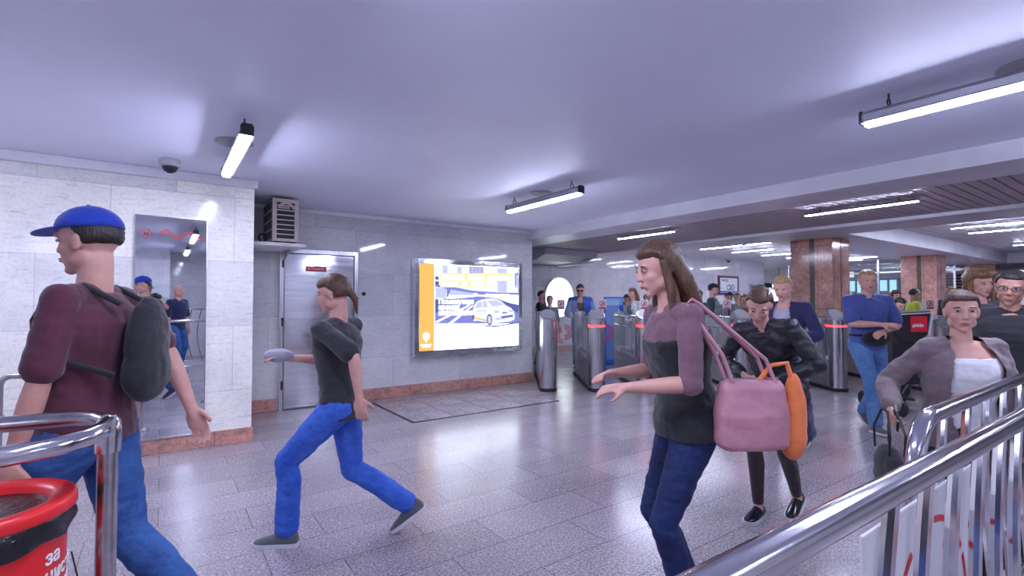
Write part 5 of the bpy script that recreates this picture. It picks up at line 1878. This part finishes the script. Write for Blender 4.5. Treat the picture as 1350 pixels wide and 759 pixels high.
# 10 curly haired woman behind
B = Body(1.74, fem=True, lean=3, head=(8, 12, 6), vox=.0085, lhand=(.15, .24, .95))
p10 = make_person('person with big curly light brown hair behind the man with glasses', gp(1289, 4.6), 18, B, 'pink', 'light', 'curly',
                  [('top', fabric('grey_top', (0.10, 0.09, 0.11)), {'e': .018, 'low': -.06, 'sleeve': .9})], ('trousers', BLACK_C), ('shoe', SHOE_D, SOLE_B), [], face=2)
p10['label'] = 'person with big curly light brown hair behind the dark-haired person with glasses'
ly = MB()
ly.tube([B.nb + V((.0, .07, .0)), B.chest + V((.13, .05, .08)), B.chest + V((.165, .035, -.02))], .010, 8).tube([B.nb + V((.0, -.07, .0)), B.chest + V((.13, -.02, .08)), B.chest + V((.165, .03, -.02))], .010, 8)
ly.ell(B.chest + V((.17, .033, -.05)), (.014, .028, .045))
attach(p10, B, 'scarf', 'turquoise scarf round the neck of the curly-haired woman', 'scarf', [('cloth', ly, TURQ, 0, None)])


def simple(label, px, d, head_deg, H, top, mats, hair, style='short', skin='fair', fem=False, bottom=None, headp=(0, 4, 0), hands=None, extras=(), face=1, sleeve=.95, opt=None, lean=2, shoes=(SHOE_D, SOLE_B)):
    kw = {}
    if hands: kw = dict(lhand=hands[0], rhand=hands[1])
    B = Body(H, fem=fem, lean=lean, head=headp, vox=.012, lfoot=(.06, .09, 0, 0), rfoot=(-.05, -.09, 0, 0), **kw)
    o = {'e': .02, 'low': -.08, 'sleeve': sleeve}
    if opt: o.update(opt)
    return B, make_person(label, gp(px, d), head_deg, B, skin, hair, style, [(top, mats, o)], bottom or ('trousers', BLACK_C), ('shoe',) + shoes, extras, face=face)


simple('person in black jacket facing right in front of the oval window, at the wall corner', 712, 11.7, -70, 1.70, 'jacket', BLACK_C, 'dark')
simple('person with short greyish hair and dark teal top beside the oval window', 724.5, 11.2, -5, 1.58, 'top', DKTEAL, 'grey', fem=True, sleeve=.5)
B, o_ = simple('person in blue denim jacket and sunglasses bending over the second turnstile', 765, 10.9, 8, 1.83, 'denim_jacket', DENIM_J, 'dark', headp=(0, 16, 0), bottom=('jeans', JEAN),
       hands=((.30, .22, 1.10), (.30, -.22, 1.10)), extras=[glasses(M['black'])], lean=6, face=2,
       opt={'e': .03, 'loose': .012, 'open': (fabric('olive_brown_shirt', (0.12, 0.09, 0.07)), [(-.09, .07), (.3, .06), (.42, .055), (.50, .05), (.56, .05)], 'shirt')})
simple('person with long light brown hair and pale open cardigan looking left', 836, 10.9, 62, 1.74, 'cardigan', PALE, 'light', 'long', 'pink', True, ('jeans', JEAN_LT), (6, 10, 0),
       face=2, opt={'low': -.24, 'open': (fabric('patterned_blue_top', (0.16, 0.18, 0.26)), [(-.3, .07), (.3, .06), (.42, .055), (.50, .05), (.56, .05)], 'top')}, hands=((.22, .12, 1.05), (.2, -.12, 1.02)))
simple('person with dark hair partly behind the long-haired woman in the pale cardigan', 826.5, 12.3, 20, 1.62, 'top', PALE, 'brown', fem=True, style='fringe')
simple('person with blond hair and brown top right of the long-haired woman', 853, 11.6, 30, 1.62, 'top', fabric('brown_top', (0.12, 0.08, 0.07)), 'blond', 'fringe', fem=True)
simple('person in pale shirt half hidden behind the tall walking woman', 866, 11.2, -20, 1.74, 'shirt', PALE, 'dark')
simple('person with brown hair seen just above the shoulder of the tall walking woman', 921, 10.9, 10, 1.70, 'top', CHAR, 'light', 'fringe', fem=True)
simple('person in black cap facing right behind the turnstiles, left of the framed notice', 938, 10.5, -55, 1.82, 'jacket', DKTEAL, 'dark', extras=[cap_hat(BLACK_C)])
simple('dark-haired person in dark jacket under the framed notice', 961, 11.2, 15, 1.66, 'jacket', NAVY, 'dark', 'fringe', fem=True)
simple('dark-haired person in white shirt right of the framed notice', 972, 12.1, 35, 1.66, 'shirt', WHITE, 'dark', 'short')
simple('person with ginger hair in front of the dark vent grille', 981, 10.8, 20, 1.60, 'top', fabric('rust_top', (0.25, 0.10, 0.06)), 'ginger', 'long', 'pink', True)
simple('person with pale blond hair right of the ginger-haired woman', 995, 11.4, -15, 1.66, 'top', PALE, 'blond', 'fringe', 'pink', True)
simple('person in red and white top at the corridor doorway beside the red column', 1037, 13.5, 25, 1.68, 'top', fabric('red_white_top', (0.45, 0.16, 0.14)), 'ginger', 'short', 'pink')
B, p12 = simple('person in yellow-green vest facing right before the second red column', 1203, 10.6, -72, 1.72, 'vest', YG, 'dark', 'short', 'tan', sleeve=.3)
bp = MB()
bp.ell(B.chest + B.fw * .17 - V((0, 0, .12)), (.08, .14, .2))
attach(p12, B, 'turquoise_bag', 'turquoise bag held against the chest of the person in the yellow-green vest', 'bag', [('bag_body', bp, TURQ, .012, None)])
simple('person with reddish dark hair behind the pushchair, before the ticket machines', 1180, 12.4, 10, 1.70, 'top', fabric('white_pattern_top', (0.5, 0.45, 0.47)), 'brown', 'curly', fem=True)
simple('person with brown hair seen through the gap at the first column, near the glass', 1124, 15.5, 25, 1.72, 'top', MAUVE, 'brown', 'long', fem=True)
simple('person with short brown hair and mauve top in front of the white booth', 1335, 7.4, 30, 1.66, 'top', MAUVE, 'brown', 'short', 'pink')
simple('person with light hair standing before the louvred shutter, behind the near woman', 1254, 11.0, 15, 1.78, 'top', CHAR, 'light', 'short', 'tan')

# the photographer and a companion stand behind the lens; the steel mirror shows them
B = Body(1.80, lean=1, head=(0, 4, 0), lhand=(.235, .05, 1.475), rhand=(.235, -.06, 1.47), lpole=(-.2, 1, -1), rpole=(-.2, -1, -1), vox=.010, rpalm=(0, 1, 0), lcurl=.7, rcurl=.7)
h_off = FW * -.50 + RT * .02
pp = make_person('person in patterned blue cap and black T-shirt holding a camera, reflected in the mirror', gp(675, .01) * 0 + h_off, 180, B, 'tan', 'dark', 'short',
                 [('t_shirt', BLACK_C, {'e': .018, 'low': -.06, 'sleeve': .42})], ('jeans', JEAN), ('shoe', SHOE_D, SOLE_B), [cap_hat(fabric('patterned_cap', (0.05, 0.06, 0.20)))], face=2)
cm = MB().box(.24, .31, -.065, .065, 1.45, 1.54)
cm.box(.235, .29, -.03, .03, 1.54, 1.565)
cl_ = MB().cyl((.31, 0, 1.49), (.40, 0, 1.49), .036, .039, 24)
attach(pp, B, 'camera_body', 'black camera held by the person reflected in the steel mirror', 'camera', [('camera_case', cm, M['black'], 0, None), ('lens_barrel', cl_, M['black'], 0, None)])
B = Body(1.78, lean=1, head=(-10, 3, 0), vox=.012)
make_person('bald person in dark blue shirt beside the photographer, seen in the mirror', FW * -.42 + RT * .60, 190, B, 'pink', None, 'bald',
            [('shirt', NAVY, {'e': .02, 'low': -.08, 'sleeve': .45})], ('jeans', JEAN), ('shoe', SHOE_D, SOLE_B), [], face=0)
